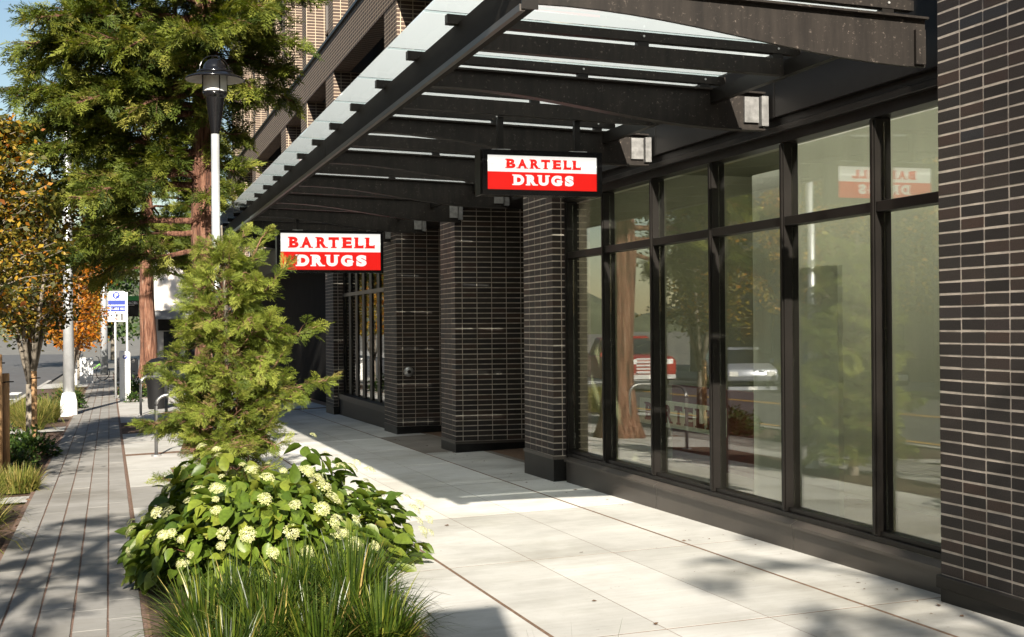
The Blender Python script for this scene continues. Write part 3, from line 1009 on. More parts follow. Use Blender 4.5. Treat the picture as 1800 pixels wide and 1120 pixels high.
# edge beam: a hollow section with a raised lip, in two lengths with a splice
for a, b in ((6.16, 12.3), (12.306, CYE + 0.05)):
    bevel(cprism('edge_beam', [(1.935, 3.193), (2.010, 3.193), (2.010, 3.400), (1.935, 3.400)], a, b, 'beam_paint'), 0.006)
    cprism('edge_lip', [(1.922, 3.181), (1.950, 3.181), (1.950, 3.192), (1.934, 3.192), (1.934, 3.215), (1.922, 3.215)], a, b, 'sill_metal')
MB().box(1.93 - 2.1, 2.015 - 2.1, -0.212, -0.201, 3.19, 3.405).build('end_plate', 'bronze', can)
for k in range(NRIB):
    y = CY0 + SP * k if k else 6.20
    main = k % 2 == 0
    XE = 4.44 if k else 4.22
    if main:
        xs = np.linspace(2.015, XE, 14)
        bot = [3.228 - 0.205 * (0.5 - 0.5 * math.cos(math.pi * min(1, (x - 2.055) / 2.2))) for x in xs]
        prof = [(x, b) for x, b in zip(xs, bot)] + [(x, zr(x) - 0.012) for x in xs[::-1]]
        rb = cprism('rib', [(x, z) for x, z in prof], y - 0.012, y + 0.012, 'rib_steel')
        cprism('flange', [(2.015, zr(2.015) - 0.012), (XE, zr(XE) - 0.012), (XE, zr(XE)), (2.015, zr(2.015))], y - 0.05, y + 0.05, 'rib_steel', rb)
        pr = [(x, b - 0.012) for x, b in zip(xs, bot)] + [(x, b - 0.0005) for x, b in zip(xs[::-1], bot[::-1])]
        if k:
            cprism('flange', pr, y - 0.045, y + 0.045, 'rib_steel', rb)
            cprism('end_plate', [(4.285, 3.065), (4.395, 3.065), (4.395, 3.245), (4.285, 3.245)], y - 0.034, y - 0.016, 'pale_plate', rb)
            MB().box(4.405 - 2.1, 4.458 - 2.1, y - 0.06 - 6.36, y + 0.06 - 6.36, 3.04, 3.25).build('wall_bracket', 'pale_plate', can)
        else:
            cprism('end_plate', [(4.15, 3.035), (4.21, 3.035), (4.21, 3.22), (4.15, 3.22)], y - 0.034, y - 0.013, 'rib_steel', rb)
    else:
        rb = cprism('joist', [(2.012, 3.248), (4.02, 3.19), (4.02, zr(4.02)), (2.012, zr(2.012))], y - 0.03, y + 0.03, 'rib_steel')
    # glazing bar over it on clips
    bar = cprism('glazing_bar', [(1.87, zg(1.87) - 0.058), (4.14, zg(4.14) - 0.058), (4.14, zg(4.14) - 0.004), (1.87, zg(1.87) - 0.004)], y - 0.03, y + 0.03, 'rib_steel')
    for x in (2.12, 3.05, 3.95):
        cprism('clip', [(x, zr(x) + .001), (x + 0.07, zr(x + .07) + .001), (x + 0.07, zg(x + .07) - 0.0585), (x, zg(x) - 0.0585)], y - 0.025, y + 0.025, 'bronze', bar)
        MB().lathe([(0.0, 0.0), (0.007, 0.0), (0.007, 0.006), (0.0, 0.006)], 8).build('bolt', 'galvanized', bar, loc=(x + 0.035 - 2.1, y - 0.0305 - 6.36, zg(x) - 0.03), rot=(R(90), 0, 0))
for k in range(NRIB - 1):
    y0, y1 = CY0 + SP * k + 0.006, CY0 + SP * (k + 1) - 0.006
    XI = 4.12 if k < 4 else 4.40
    gp = cprism('glass_pane', [(1.74, zg(1.74)), (XI, zg(XI)), (XI, zg(XI) + 0.014), (1.74, zg(1.74) + 0.014)], y0 - (0.13 if k == 0 else 0), y1, 'clear_glass')
    gp.data.update()
    gp.data.materials.append(MATS['frosted_glass'])
    for pl in gp.data.polygons:
        if abs(pl.normal.z) > .9 and pl.center.z > zg(3.0) + 0.008:
            pl.material_index = 1
cprism('trimmer_beam', [(4.03, 3.19), (4.08, 3.19), (4.08, 3.285), (4.03, 3.285)], CY0 + 0.05, CYE, 'bronze')
for k in range(5):
    pass

# ------------------------------------------------------------------ hanging signs
SERIF = {
    'B': [(-.13, 0, .35, .11), (-.13, .89, .35, .11)],
    'A': [(-.16, 0, .46, .10), (.70, 0, .46, .10)],
    'R': [(-.13, 0, .48, .11), (-.13, .89, .35, .11), (.75, 0, .36, .11)],
    'T': [(.22, 0, .56, .11), (-.02, .72, .11, .28), (.91, .72, .11, .28)],
    'E': [(-.15, 0, .35, .11), (-.15, .89, .35, .11), (.90, 0, .12, .30), (.86, .70, .12, .30)],
    'L': [(-.15, 0, .35, .11), (-.15, .89, .58, .11), (.92, 0, .12, .32)],
    'D': [(-.13, 0, .35, .11), (-.13, .89, .35, .11)],
    'U': [(-.13, .89, .48, .11), (.65, .89, .48, .11)],
    'G': [(.60, .36, .50, .11), (.80, .70, .13, .26)],
    'S': [(.80, .68, .13, .26), (.04, .04, .13, .28)],
}
GLYPH = {}


def glyph(ch, off=0.035):
    if (ch, off) not in GLYPH:
        cu = bpy.data.curves.new('g', 'FONT')
        cu.body = ch
        cu.offset = off
        cu.extrude = 0.0
        cu.resolution_u = 6
        ob = bpy.data.objects.new('g', cu)
        COL.objects.link(ob)
        dg = bpy.context.evaluated_depsgraph_get()
        me = bpy.data.meshes.new_from_object(ob.evaluated_get(dg))
        V = np.array([v.co[:2] for v in me.vertices])
        F = [tuple(p.vertices) for p in me.polygons]
        bpy.data.objects.remove(ob)
        bpy.data.curves.remove(cu)
        bpy.data.meshes.remove(me)
        lo, hi = V.min(0), V.max(0)
        GLYPH[(ch, off)] = ((V - lo) / np.maximum(hi - lo, 1e-6), F)
    return GLYPH[(ch, off)]


def letter(parent, ch, x0, x1, z0, z1, y, mat, axis='x', serif=True, flip=1, off=0.055, name='letter'):
    """flat letter facing -y (axis x) or -x (axis y)"""
    V, F = glyph(ch, off)
    w, h = x1 - x0, z1 - z0
    m_ = MB()
    P = (lambda a, b, d: (a, d, b)) if axis == 'x' else (lambda a, b, d: (d, -a * flip, b))
    i = 0.07 if serif else 0.0
    m_.add([P(x0 + w * (i * 0.9 + (1 - 1.8 * i) * a), z0 + h * b, y) for a, b in V], F)
    if serif:
        for k, (a, b, ww, hh) in enumerate(SERIF.get(ch, [])):
            q = [(a, b), (a + ww, b), (a + ww, b + hh), (a, b + hh)]
            m_.add([P(x0 + w * (i * 0.9 + (1 - 1.8 * i) * max(-.13, min(1.13, p[0]))), z0 + h * p[1], y - 0.0005 * (k + 1)) for p in q], [(0, 1, 2, 3)])
    return m_.build(name, mat, parent)


def hanging_sign(label, xl, xr, y, zt, zb_, rows, posts, ztop):
    W, H = xr - xl, zt - zb_
    th = thing('hanging_sign', label, 'sign', (xl, y, zb_), 0.0, 'lit shop signs hung under the canopy')
    fr = 0.04
    bx = MB().box(-fr, W + fr, 0.0, 0.16, -fr, H + fr)
    bevel(bx.build('cabinet', 'gloss_black', th), 0.006)
    # a face frame round a recessed lit face
    MB().box(-fr, 0, -0.02, -0.001, -fr, H + fr).box(W, W + fr, -0.02, -0.001, -fr, H + fr).box(0, W, -0.02, -0.001, H, H + fr).box(0, W, -0.02, -0.001, -fr, 0).build('frame', 'gloss_black', th)
    MB().box(-fr - 0.012, -fr - 0.001, 0.005, 0.15, -fr, H + fr).build('side_trim', 'bronze', th)
    split = rows['split'] * H
    MB().box(0, W, -0.008, -0.002, H - split, H).build('white_face', 'sign_white', th)
    MB().box(0, W, -0.0085, -0.002, 0, H - split - 0.0005).build('red_face', 'sign_red', th)
    for ch, a, b in rows['top']:
        letter(th, ch, a * W, b * W, H * (1 - rows['tz'][1]), H * (1 - rows['tz'][0]), -0.012, 'sign_red')
    for ch, a, b in rows['bot']:
        letter(th, ch, a * W, b * W, H * (1 - rows['bz'][1]), H * (1 - rows['bz'][0]), -0.012, 'sign_white', off=0.07)
    for px in posts:
        MB().box(px - xl - 0.022, px - xl + 0.022, 0.05, 0.094, H + fr, ztop - zb_).build('hanger', 'bronze', th)
        MB().box(px - xl - 0.07, px - xl + 0.07, 0.03, 0.114, H + fr, H + fr + 0.012).build('hanger_foot', 'galvanized', th)
    return th


Y1 = CY0 + 3 * SP
pxX = lambda u, y, k=2330.0: (lambda q: q * (y * 0.9568) / (k - q * 0.2907))((u - 192) * 0.9568)
x_l, x_r = pxX(858, Y1 - .03), pxX(1050, Y1 - .03)
dS = Y1 * 0.9568 + 3.15 * 0.2907
zt1 = EYE + (571 - 276) * dS / 2330
zb1 = EYE + (571 - 335.5) * dS / 2330
hanging_sign('small lit red and white sign nearest the camera, above the shop window', x_l, x_r, Y1 - .03, zt1, zb1,
             dict(split=.476, tz=(.10, .375), bz=(.555, .865),
                  top=[('B', .165, .258), ('A', .266, .364), ('R', .384, .476), ('T', .482, .572), ('E', .590, .673), ('L', .690, .765), ('L', .774, .854)],
                  bot=[('D', .228, .338), ('R', .348, .451), ('U', .455, .560), ('G', .570, .682), ('S', .698, .790)]),
             (pxX(884, Y1), pxX(1019, Y1)), 3.215)
Y2 = CY0 + 12 * SP
x_l, x_r = pxX(494, Y2 - .03), pxX(669.5, Y2 - .03)
dS = Y2 * 0.9568 + 2.9 * 0.2907
zt2 = EYE + (573 - 409.5) * dS / 2330
zb2 = EYE + (573 - 473.5) * dS / 2330
hanging_sign('large lit red and white sign partly behind the small cedar', x_l, x_r, Y2 - .03, zt2, zb2,
             dict(split=.505, tz=(.10, .40), bz=(.585, .90),
                  top=[('B', .078, .184), ('A', .195, .315), ('R', .350, .465), ('T', .470, .585), ('E', .610, .715), ('L', .735, .83), ('L', .845, .945)],
                  bot=[('D', .154, .290), ('R', .300, .435), ('U', .445, .575), ('G', .590, .725), ('S', .745, .865)]),
             (pxX(525, Y2), pxX(655, Y2)), 3.24)
for i, ch in enumerate('BARTELL'):
    letter(banner, ch, -0.80 + i * 0.232, -0.80 + i * 0.232 + 0.195, 0.04, 0.21, -0.0125, 'banner_letter', axis='y', flip=1)

# round key box on the pier
kb = thing('key_box', 'round steel key box with a dark lock on the brick pier', 'key box', (4.56, 20.70, 0.92))
o = MB().lathe([(0.0, 0.05), (0.055, 0.05), (0.062, 0.045), (0.075, 0.03), (0.08, 0.02), (0.08, 0.0)], 24).build('rim', 'galvanized', kb, True, rot=(R(90), 0, 0))
MB().lathe([(0.0, 0.058), (0.026, 0.056), (0.03, 0.05)], 16).build('lock', 'black_base', kb, rot=(R(90), 0, 0))

# ------------------------------------------------------------------ street furniture
# pedestrian lamp: steel pole, black cone, milky cylinder, wide shade and dome
lx, ly = 1.085, 14.3
lamp = thing('street_lamp', 'pedestrian lamp with black domed wide-brimmed head on a steel pole', 'street lamp', (lx, ly, G(lx, ly)))
lz = lambda v: EYE + (574 - v) * 14.0 / 2330 - G(lx, ly)
MB().tube([(0, 0, 0), (0, 0, 1.5), (0, 0, lz(232))], [0.052, 0.047, 0.042], 20).build('pole', 'pole_paint', lamp, True)
MB().lathe([(0.09, -0.05), (0.09, 0.02), (0.075, 0.03), (0.07, 0.25), (0.055, 0.27)], 20).build('pole_base', 'pole_paint', lamp, True)
MB().lathe([(0.046, lz(234)), (0.050, lz(230)), (0.098, lz(172)), (0.104, lz(169)), (0.122, lz(168)), (0.126, lz(164)), (0.122, lz(160)), (0.0, lz(160))], 28).build('cone', 'gloss_black', lamp, True)
MB().lathe([(0.124, lz(160)), (0.124, lz(128)), (0.0, lz(128))], 28).build('diffuser', 'milky', lamp, True)
sh = MB().lathe([(0.15, lz(125)), (0.30, lz(136)), (0.315, lz(139)), (0.30, lz(138.5)), (0.13, lz(129)), (0.0, lz(129))], 36).build('shade', 'gloss_black', lamp, True)
MB().lathe([(0.30, lz(139.2)), (0.13, lz(129.8))], 36).build('shade_lining', 'shade_inside', sh, True)
MB().lathe([(0.19, lz(127)), (0.19, lz(124.5)), (0.135, lz(122))] + [(0.125 * math.cos(a), lz(122) + 0.125 * math.sin(a)) for a in np.linspace(0.05, 1.57, 9)], 28).build('dome', 'gloss_black', lamp, True)
for k in range(4):
    a = k * math.pi / 2 + 0.3 - math.pi / 2
    MB().tube([(0.135 * math.cos(a), 0.135 * math.sin(a), lz(164)), (0.135 * math.cos(a), 0.135 * math.sin(a), lz(127))], 0.006, 6).build('strut', 'gloss_black', lamp)
for k in range(2):
    a0 = k * math.pi / 2 + 0.35
    MB().tube([(0.17 * math.cos(t) * math.cos(a0), 0.17 * math.cos(t) * math.sin(a0), lz(124) + 0.165 * math.sin(t)) for t in np.linspace(0, math.pi, 13)], 0.005, 6).build('guard_wire', 'gloss_black', lamp)

# tall galvanised street light poles
def tall_pole(label, x, y, r, h, box=True):
    th = thing('street_light_pole', label, 'light pole', (x, y, G(x, y)))
    if box:
        m_ = MB()
        b, t = 0.19, 0.145
        m_.add([(-b, -b, -.05), (b, -b, -.05), (b, b, -.05), (-b, b, -.05), (-b, -b, .3), (b, -b, .3), (b, b, .3), (-b, b, .3), (-t, -t, .52), (t, -t, .52), (t, t, .52), (-t, t, .52)],
               [(0, 1, 5, 4), (1, 2, 6, 5), (2, 3, 7, 6), (3, 0, 4, 7), (4, 5, 9, 8), (5, 6, 10, 9), (6, 7, 11, 10), (7, 4, 8, 11), (8, 9, 10, 11)])
        bevel(m_.build('base_cover', 'white_paint', th), 0.02, 2)
    MB().tube([(0, 0, 0.3), (0, 0, 3), (0, 0, h)], [r, r * 0.85, r * 0.5], 18).build('pole', 'pole_paint', th, True)
    h += 0.0
    MB().tube([(0, 0, h - 0.05), (-0.8, 0, h + 0.35), (-2.2, 0, h + 0.5)], [r * .5, r * .4, r * .35], 10).build('arm', 'pole_paint', th, True)
    MB().prism([(-2.9, h + .44), (-2.2, h + .46), (-2.2, h + .58), (-2.8, h + .56)], 'y', -.14, .14).build('lamp_head', 'grey_paint', th)
    return th


tall_pole('thick grey street light pole with white square base in the planting strip', -0.93, 33.2, 0.135, 12.0)
tall_pole('far grey street light pole standing by the paved path', -0.22, 61.0, 0.17, 14.0, False)

# pay station
px, py = 0.42, 39.5
ps = thing('pay_station', 'slim white parking pay station with a blue round mark', 'pay station', (px, py, G(px, py)))
m_ = MB().prism([(-0.15, 0.0), (0.15, 0.0), (0.15, 1.36), (0.13, 1.40), (-0.13, 1.43), (-0.15, 1.40)], 'y', -0.12, 0.12)
bevel(m_.build('cabinet', 'white_paint', ps), 0.02, 2)
MB().lathe([(0, 0.004), (0.06, 0.004), (0.06, 0.0)], 20).build('round_mark', 'blue_paint', ps, loc=(0.0, -0.121, 1.25), rot=(R(90), 0, 0))
letter(ps, 'P', -0.025, 0.025, 1.215, 1.29, -0.128, 'white_paint', serif=False)

# parking sign
sx_, sy_ = 0.225, 41.2
sg = thing('parking_sign', 'white and blue parking sign on a thin pole by the path', 'parking sign', (sx_, sy_, G(sx_, sy_)))
zz = lambda v: EYE + (576 - v) * 39.5 / 2330 - G(sx_, sy_)
W2 = 0.266
bevel(MB().prism([(-W2, zz(565)), (W2, zz(565)), (W2, zz(514)), (W2 - 0.06, zz(511)), (-W2 + 0.06, zz(511)), (-W2, zz(514))], 'y', -0.02, 0.02).build('board', 'white_paint', sg), 0.01)
MB().lathe([(0, 0.004), (0.105, 0.004), (0.105, 0.0)], 24).build('round_mark', 'blue_paint', sg, loc=(-0.02, -0.021, zz(518.5)), rot=(R(90), 0, 0))
letter(sg, 'P', -0.06, 0.035, zz(522), zz(514.8), -0.028, 'white_paint', serif=False)
MB().box(-W2 + .01, W2 - .03, -0.025, -0.021, zz(535), zz(527)).build('blue_band', 'blue_paint', sg)
MB().box(-W2 + .01, W2 - .03, -0.025, -0.021, zz(546.5), zz(537)).build('blue_band', 'blue_paint', sg)
letter(sg, '4', -W2 + .03, -W2 + .10, zz(545), zz(538.5), -0.027, 'white_paint', serif=False)


def word(parent, s_, x0, x1, z0, z1, y, mat, name='lettering'):
    V_, F_ = [], []
    m2 = MB()
    w = (x1 - x0) / len(s_)
    for i, ch in enumerate(s_):
        if ch == ' ':
            continue
        V, F = glyph(ch, 0.02)
        m2.add([(x0 + w * (i + .1 + .8 * a), y, z0 + (z1 - z0) * b) for a, b in V], F)
    return m2.build(name, mat, parent)


word(sg, 'HOURS MAX', -W2 + .115, W2 - .045, zz(544), zz(540), -0.027, 'white_paint')
MB().box(-0.05, 0.10, -0.025, -0.021, zz(563), zz(550)).build('grey_picture', 'grey_paint', sg)
MB().box(0.115, 0.165, -0.0255, -0.021, zz(563), zz(550)).build('dark_picture', 'black_base', sg)
MB().tube([(-0.05, 0.05, 0), (-0.05, 0.05, zz(516))], 0.035, 10).build('post', 'pole_paint', sg, True)
MB().box(W2 - 0.01, W2 + 0.04, 0.021, 0.07, 0, zz(513)).build('post', 'white_paint', sg)

# address sign further on, green over black
ax, ay = 0.96, 58.0
ag = thing('address_sign', 'black hanging sign with a green top band and white figures', 'sign', (ax, ay, G(ax, ay)))
za = lambda v: EYE + (576 - v) * 56 / 2330 - G(ax, ay)
MB().box(-0.24, 0.24, -0.02, 0.02, za(556), za(528)).build('board', 'black_base', ag)
MB().box(-0.24, 0.24, -0.02, 0.02, za(527.9), za(520)).build('green_band', 'green_paint', ag)
word(ag, '46216', -0.2, 0.2, za(534.5), za(529.5), -0.026, 'white_paint')
MB().box(-0.19, 0.06, -0.026, -0.021, za(536.6), za(535.8)).build('underline', 'white_paint', ag)
MB().box(-0.28, -0.245, -0.02, 0.02, 0, za(518)).build('post', 'pole_paint', ag)

# bike racks
def bike_rack(label, x, y, w, h, rz, r=0.024):
    th = thing('bike_rack', label, 'bike rack', (x, y, G(x, y)), rz, 'steel bike racks along the pavement')
    pts = [(-w / 2, 0, 0)]
    q = 0.16
    pts += [(-w / 2 + q - q * math.cos(t), 0, h - q + q * math.sin(t)) for t in np.linspace(0, math.pi / 2, 7)]
    pts += [(w / 2 - q + q * math.sin(t), 0, h - q + q * math.cos(t)) for t in np.linspace(0, math.pi / 2, 7)]
    pts += [(w / 2, 0, 0)]
    MB().tube(pts, r, 12).build('hoop', 'rack_steel', th, True)
    for s in (-1, 1):
        MB().lathe([(0.0, 0.012), (0.07, 0.012), (0.07, -0.03)], 16).build('foot_plate', 'galvanized', th, loc=(s * w / 2, 0, 0))


bike_rack('steel bike rack behind the small cedar, mirrored in the shop window', 1.42, 17.6, 0.62, 0.88, R(80))
bike_rack('steel bike rack with one leg showing at the left of the cedar', 0.98, 19.6, 0.70, 0.86, R(0))
bike_rack('steel bike rack hoop beside the black litter bin', 0.93, 30.6, 0.55, 0.86, R(12))
bike_rack('second steel hoop close behind the rack beside the black bin', 0.96, 31.4, 0.60, 0.86, R(12))

# black litter bin behind the racks
bx_, by_ = 1.13, 33.6
bn = thing('litter_bin', 'black rounded litter bin behind the bike racks, half hidden by cedar', 'litter bin', (bx_, by_, G(bx_, by_)))
MB().lathe([(0.22, 0.0), (0.24, 0.05), (0.26, 0.55), (0.31, 0.72), (0.34, 0.86), (0.33, 1.0), (0.27, 1.13), (0.15, 1.22), (0.0, 1.25)], 24).build('body', 'black_plastic', bn, True)
MB().lathe([(0.345, 0.82), (0.355, 0.84), (0.355, 0.88), (0.345, 0.90)], 24).build('rim', 'black_plastic', bn, True)
MB().box(-0.14, 0.14, -0.345, -0.30, 0.95, 1.04).build('slot', 'black_base', bn)

# utility cabinets and a stone seat block far along the path
for i, (x, y, w, h) in enumerate(((-1.55, 58.5, 0.5, 0.95), (-0.95, 60.0, 0.55, 1.1))):
    th = thing('utility_cabinet', ['lower white utility cabinet beside the far light pole, left of the pair', 'taller white utility cabinet beside the far light pole, right of the pair'][i], 'cabinet', (x, y, G(x, y)), 0, 'white utility cabinets')
    bevel(MB().box(-w / 2, w / 2, -0.2, 0.2, -0.1, h).build('case', 'white_paint', th), 0.02)
    MB().box(-w / 2 + .04, w / 2 - .04, -0.21, -0.201, 0.1, h - 0.08).build('door', 'white_paint', th)
th = thing('planter_block', 'pale stone planter block at the end of the paved path', 'planter', (0.75, 60.5, G(0.7, 60)))
bevel(MB().box(-0.52, 0.45, -0.6, 0.6, -0.1, 0.95).build('stone', 'kerb', th), 0.03, 2)
MB().box(-0.46, 0.39, -0.54, 0.54, 0.9, 0.96).build('soil', 'soil', th)

# lime hire bicycle far along
bk = thing('bicycle', 'lime green hire bicycle parked by the far light pole', 'bicycle', (-0.75, 64, G(-0.7, 64)), R(25))
for x in (-0.5, 0.5):
    w_ = MB().tube([(x + 0.33 * math.cos(a), 0, 0.34 + 0.33 * math.sin(a)) for a in np.linspace(0, 2 * math.pi, 21)], 0.02, 6, False).build('wheel', 'tyre', bk)
MB().tube([(-0.5, 0, .34), (-0.1, 0, .45), (0.35, 0, .75), (0.5, 0, .34)], 0.03, 8).build('frame', 'lime_paint', bk)
MB().tube([(0.35, 0, .75), (0.3, 0, 1.05), (0.3, 0.28, 1.1)], 0.018, 8).build('handlebar', 'black_plastic', bk)
MB().tube([(-0.1, 0, .45), (-0.22, 0, .92)], 0.02, 8).build('seat_post', 'lime_paint', bk)
MB().lathe([(0, .05), (.1, .03), (.12, 0), (0, 0)], 12).build('saddle', 'black_plastic', bk, loc=(-0.22, 0, .92))

# street sign behind the camera whose shadow falls on the slabs
hS = 4.55
bk_ = hS / math.tan(SUN_EL)
sxp, syp = 1.945 - bk_ * math.sin(SUN_AZ), 7.45 - bk_ * math.cos(SUN_AZ)
st = thing('street_sign', 'tall street sign panel behind the camera, seen by its shadow', 'sign', (sxp, syp, G(sxp, syp)))
zq = G(1.945, 7.45) + hS - G(sxp, syp)
MB().box(-0.23, 0.23, -0.02, 0.02, zq - 1.0, zq).build('panel', 'grey_paint', st)
MB().tube([(0, .05, -.1), (0, .05, zq - .1)], .03, 10).build('post', 'galvanized', st)


# ------------------------------------------------------------------ vegetation helpers
def spray_template(n_pairs=7, seed=1, droop=0.25, w=0.030):
    r = random.Random(seed)
    V, F = [], []

    def leaf(p, d, ln, wd):
        d = np.array(d, float)
        d /= np.linalg.norm(d)
        s = np.array([d[1], -d[0], 0.0])
        s /= max(np.linalg.norm(s), 1e-6)
        s[2] = r.uniform(-.6, .6)
        p = np.array(p)
        o_ = len(V)
        V.extend([p, p + d * ln * .45 + s * wd, p + d * ln, p + d * ln * .45 - s * wd])
        F.append((o_, o_ + 1, o_ + 2, o_ + 3))
    for i in range(n_pairs):
        t = i / n_pairs
        for sd in (-1, 1):
            ln = (0.46 * (1 - t) + 0.10) * r.uniform(.75, 1.2)
            ang = R(r.uniform(28, 50))
            p = np.array([0, t * 0.8, -droop * t * t])
            d = np.array([sd * math.sin(ang), math.cos(ang), r.uniform(-.25, .15)])
            leaf(p, d, ln * .7, w)
            for j in range(3):
                q = p + d * ln * (0.25 + 0.24 * j)
                for s2 in (-1, 1):
                    a2 = R(r.uniform(20, 42)) * s2
                    d2 = np.array([d[0] * math.cos(a2) + d[1] * math.sin(a2), -d[0] * math.sin(a2) + d[1] * math.cos(a2), r.uniform(-.35, .25)])
                    leaf(q, d2, ln * r.uniform(.32, .5), w * 0.8)
    leaf((0, 0.6, -droop * .5), (0, 1, -.3), 0.42, w)
    return np.array(V), np.array(F)


SPRAYS = [spray_template(6, s, 0.3, 0.026) for s in (1, 2, 3)]
SPRAY_FINE = [spray_template(7, s, 0.12, 0.016) for s in (4, 5, 6)]


def cedar(label, x, y, height, trunk_r, limbs, mat, spray_len, templates, lean=(0, 0), density=9, trunk_mat='cedar_bark', rng=None, flare=1.7, limb_r=0.05, bare=0.25, name='cedar_tree'):
    """limbs: list of (height, azimuth, length, rise) ; sprays sit along each limb and its side shoots"""
    rng = rng or RNG
    gz_ = G(x, y)
    th = thing(name, label, 'tree', (x, y, gz_))
    zs = [-0.1, 0.08, 0.35, 0.9] + list(np.linspace(1.6, height, 9))
    tr = []
    for z in zs:
        t = max(0, z) / height
        r_ = trunk_r * (1 - 0.85 * t) * (1 + (flare - 1) * math.exp(-max(z, 0) / 0.28))
        tr.append(r_)
    pts = [(lean[0] * z + 0.04 * math.sin(z * 1.3), lean[1] * z + 0.04 * math.cos(z * 1.1), z) for z in zs]
    tm = MB().tube(pts, tr, 20)
    # fluted bark
    vv = []
    for i, v in enumerate(tm.v):
        k = i % 20
        z = v[2]
        c0 = np.array((lean[0] * z + 0.04 * math.sin(z * 1.3), lean[1] * z + 0.04 * math.cos(z * 1.1)))
        f = 1 + 0.07 * math.sin(k * 2.5 + z * 0.8) + 0.06 * math.sin(k * 4.1 + 1.3 * z)
        vv.append((c0[0] + (v[0] - c0[0]) * f, c0[1] + (v[1] - c0[1]) * f, z))
    tm.v = vv
    trunk = tm.build('trunk', trunk_mat, th, True)
    lm = MB()
    P, D, T = [], [], []
    for (hz, az, ln, rise) in limbs:
        o_ = np.array((lean[0] * hz + 0.04 * math.sin(hz * 1.3), lean[1] * hz + 0.04 * math.cos(hz * 1.1), hz))
        d = np.array((math.cos(az), math.sin(az), rise))
        d /= np.linalg.norm(d)
        n = 7
        path_ = []
        for i in range(n):
            t = i / (n - 1)
            p = o_ + d * ln * t
            p[2] += (-0.22 * ln * t * t if rise < 0.45 else 0.10 * ln * t * t) + 0.04 * math.sin(t * 9 + az * 5)
            p[:2] += 0.06 * ln * np.array((math.sin(t * 5 + az), math.cos(t * 4 + az))) * t
            path_.append(p)
        rr = limb_r * min(1, ln / 2.0)
        lm.tube(path_, [rr * (1 - 0.85 * i / (n - 1)) + 0.003 for i in range(n)], 6, False)
        ns = max(3, int(density * ln))
        for j in range(ns):
            t = bare + (1 - bare) * (j + rng.random()) / ns
            f = t * (n - 1)
            i0 = min(int(f), n - 2)
            p = path_[i0] * (1 - (f - i0)) + path_[i0 + 1] * (f - i0)
            td = path_[i0 + 1] - path_[i0]
            td /= np.linalg.norm(td)
            sd = np.cross(td, (0, 0, 1.0))
            sgn = rng.choice((-1, 1))
            sl = ln * (0.34 * (1 - t) + 0.10) * rng.uniform(.5, 1.2)
            dirv = td * rng.uniform(.5, 1.0) + sd * sgn * rng.uniform(.3, 1.0) + np.array((0, 0, rng.uniform(-.35, .4)))
            dirv /= np.linalg.norm(dirv)
            q1 = p + dirv * sl
            lm.tube([p, (p + q1) / 2 + (0, 0, 0.02), q1], [0.008, 0.005, 0.002], 4, False)
            m_n = max(2, int(sl / spray_len * 3.2))
            for k in range(m_n):
                q = p + dirv * sl * (k + 0.6) / m_n
                dd = dirv + rng.normal(0, .35, 3)
                dd[2] -= 0.12
                P.append(q)
                D.append(dd)
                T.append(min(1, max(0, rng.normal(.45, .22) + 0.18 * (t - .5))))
        dd = path_[-1] - path_[-2]
        for k in range(4):
            P.append(path_[-1] - dd * 0.3 * k)
            D.append(dd / np.linalg.norm(dd) + rng.normal(0, .25, 3))
            T.append(rng.uniform(.5, .9))
    lm.build('limbs', trunk_mat if trunk_r > .1 else 'twig', th, True, kind='stuff')
    P, D, T = np.array(P), np.array(D), np.array(T)
    idx = rng.integers(0, len(templates), len(P))
    Vs, Fs, Ts, off = [], [], [], 0
    for ti, (tv, tf) in enumerate(templates):
        s = idx == ti
        n = s.sum()
        if not n:
            continue
        Mx = frames(D[s], rng.uniform(-1.0, 1.0, n))
        sc_ = spray_len * rng.uniform(.7, 1.3, n)
        V = np.einsum('nij,kj->nki', Mx, tv) * sc_[:, None, None] + P[s][:, None, :]
        k = len(tv)
        Fs.append((tf[None] + (np.arange(n) * k)[:, None, None]).reshape(-1, 4) + off)
        Vs.append(V.reshape(-1, 3))
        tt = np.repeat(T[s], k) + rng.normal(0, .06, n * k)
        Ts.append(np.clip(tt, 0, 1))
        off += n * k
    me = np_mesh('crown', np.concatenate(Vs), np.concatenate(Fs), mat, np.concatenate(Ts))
    link('crown', me, th, kind='stuff')
    return th


# the small young cedar in front
r1 = np.random.default_rng(5)
limbs = []
for i in range(150):
    t = (i + r1.random()) / 150
    hz = 0.18 + 2.35 * t
    az = i * 2.399 + r1.uniform(-.4, .4)
    prof = np.interp(hz, [0.1, 0.5, 0.9, 1.4, 1.9, 2.4, 2.7], [0.80, 0.92, 0.90, 0.72, 0.58, 0.34, 0.22])
    limbs.append((hz, az, prof * r1.uniform(.42, .92), r1.uniform(.2, .65)))
limbs += [(1.55, R(-20), .98, .40), (1.05, R(-12), 1.08, .35), (2.2, R(0), .62, .9), (2.3, R(30), .5, 1.3), (1.9, R(-10), .72, .55), (0.8, R(185), .9, .25), (1.3, R(170), .8, .35)]
cedar('small bushy young cedar standing in the planter before the lamp pole', 1.08, 13.35, 2.75, 0.055, limbs, 'cedar_light', 0.165, SPRAY_FINE, density=19, rng=r1, limb_r=0.016, flare=1.2, bare=0.12, trunk_mat='young_bark', name='young_cedar')

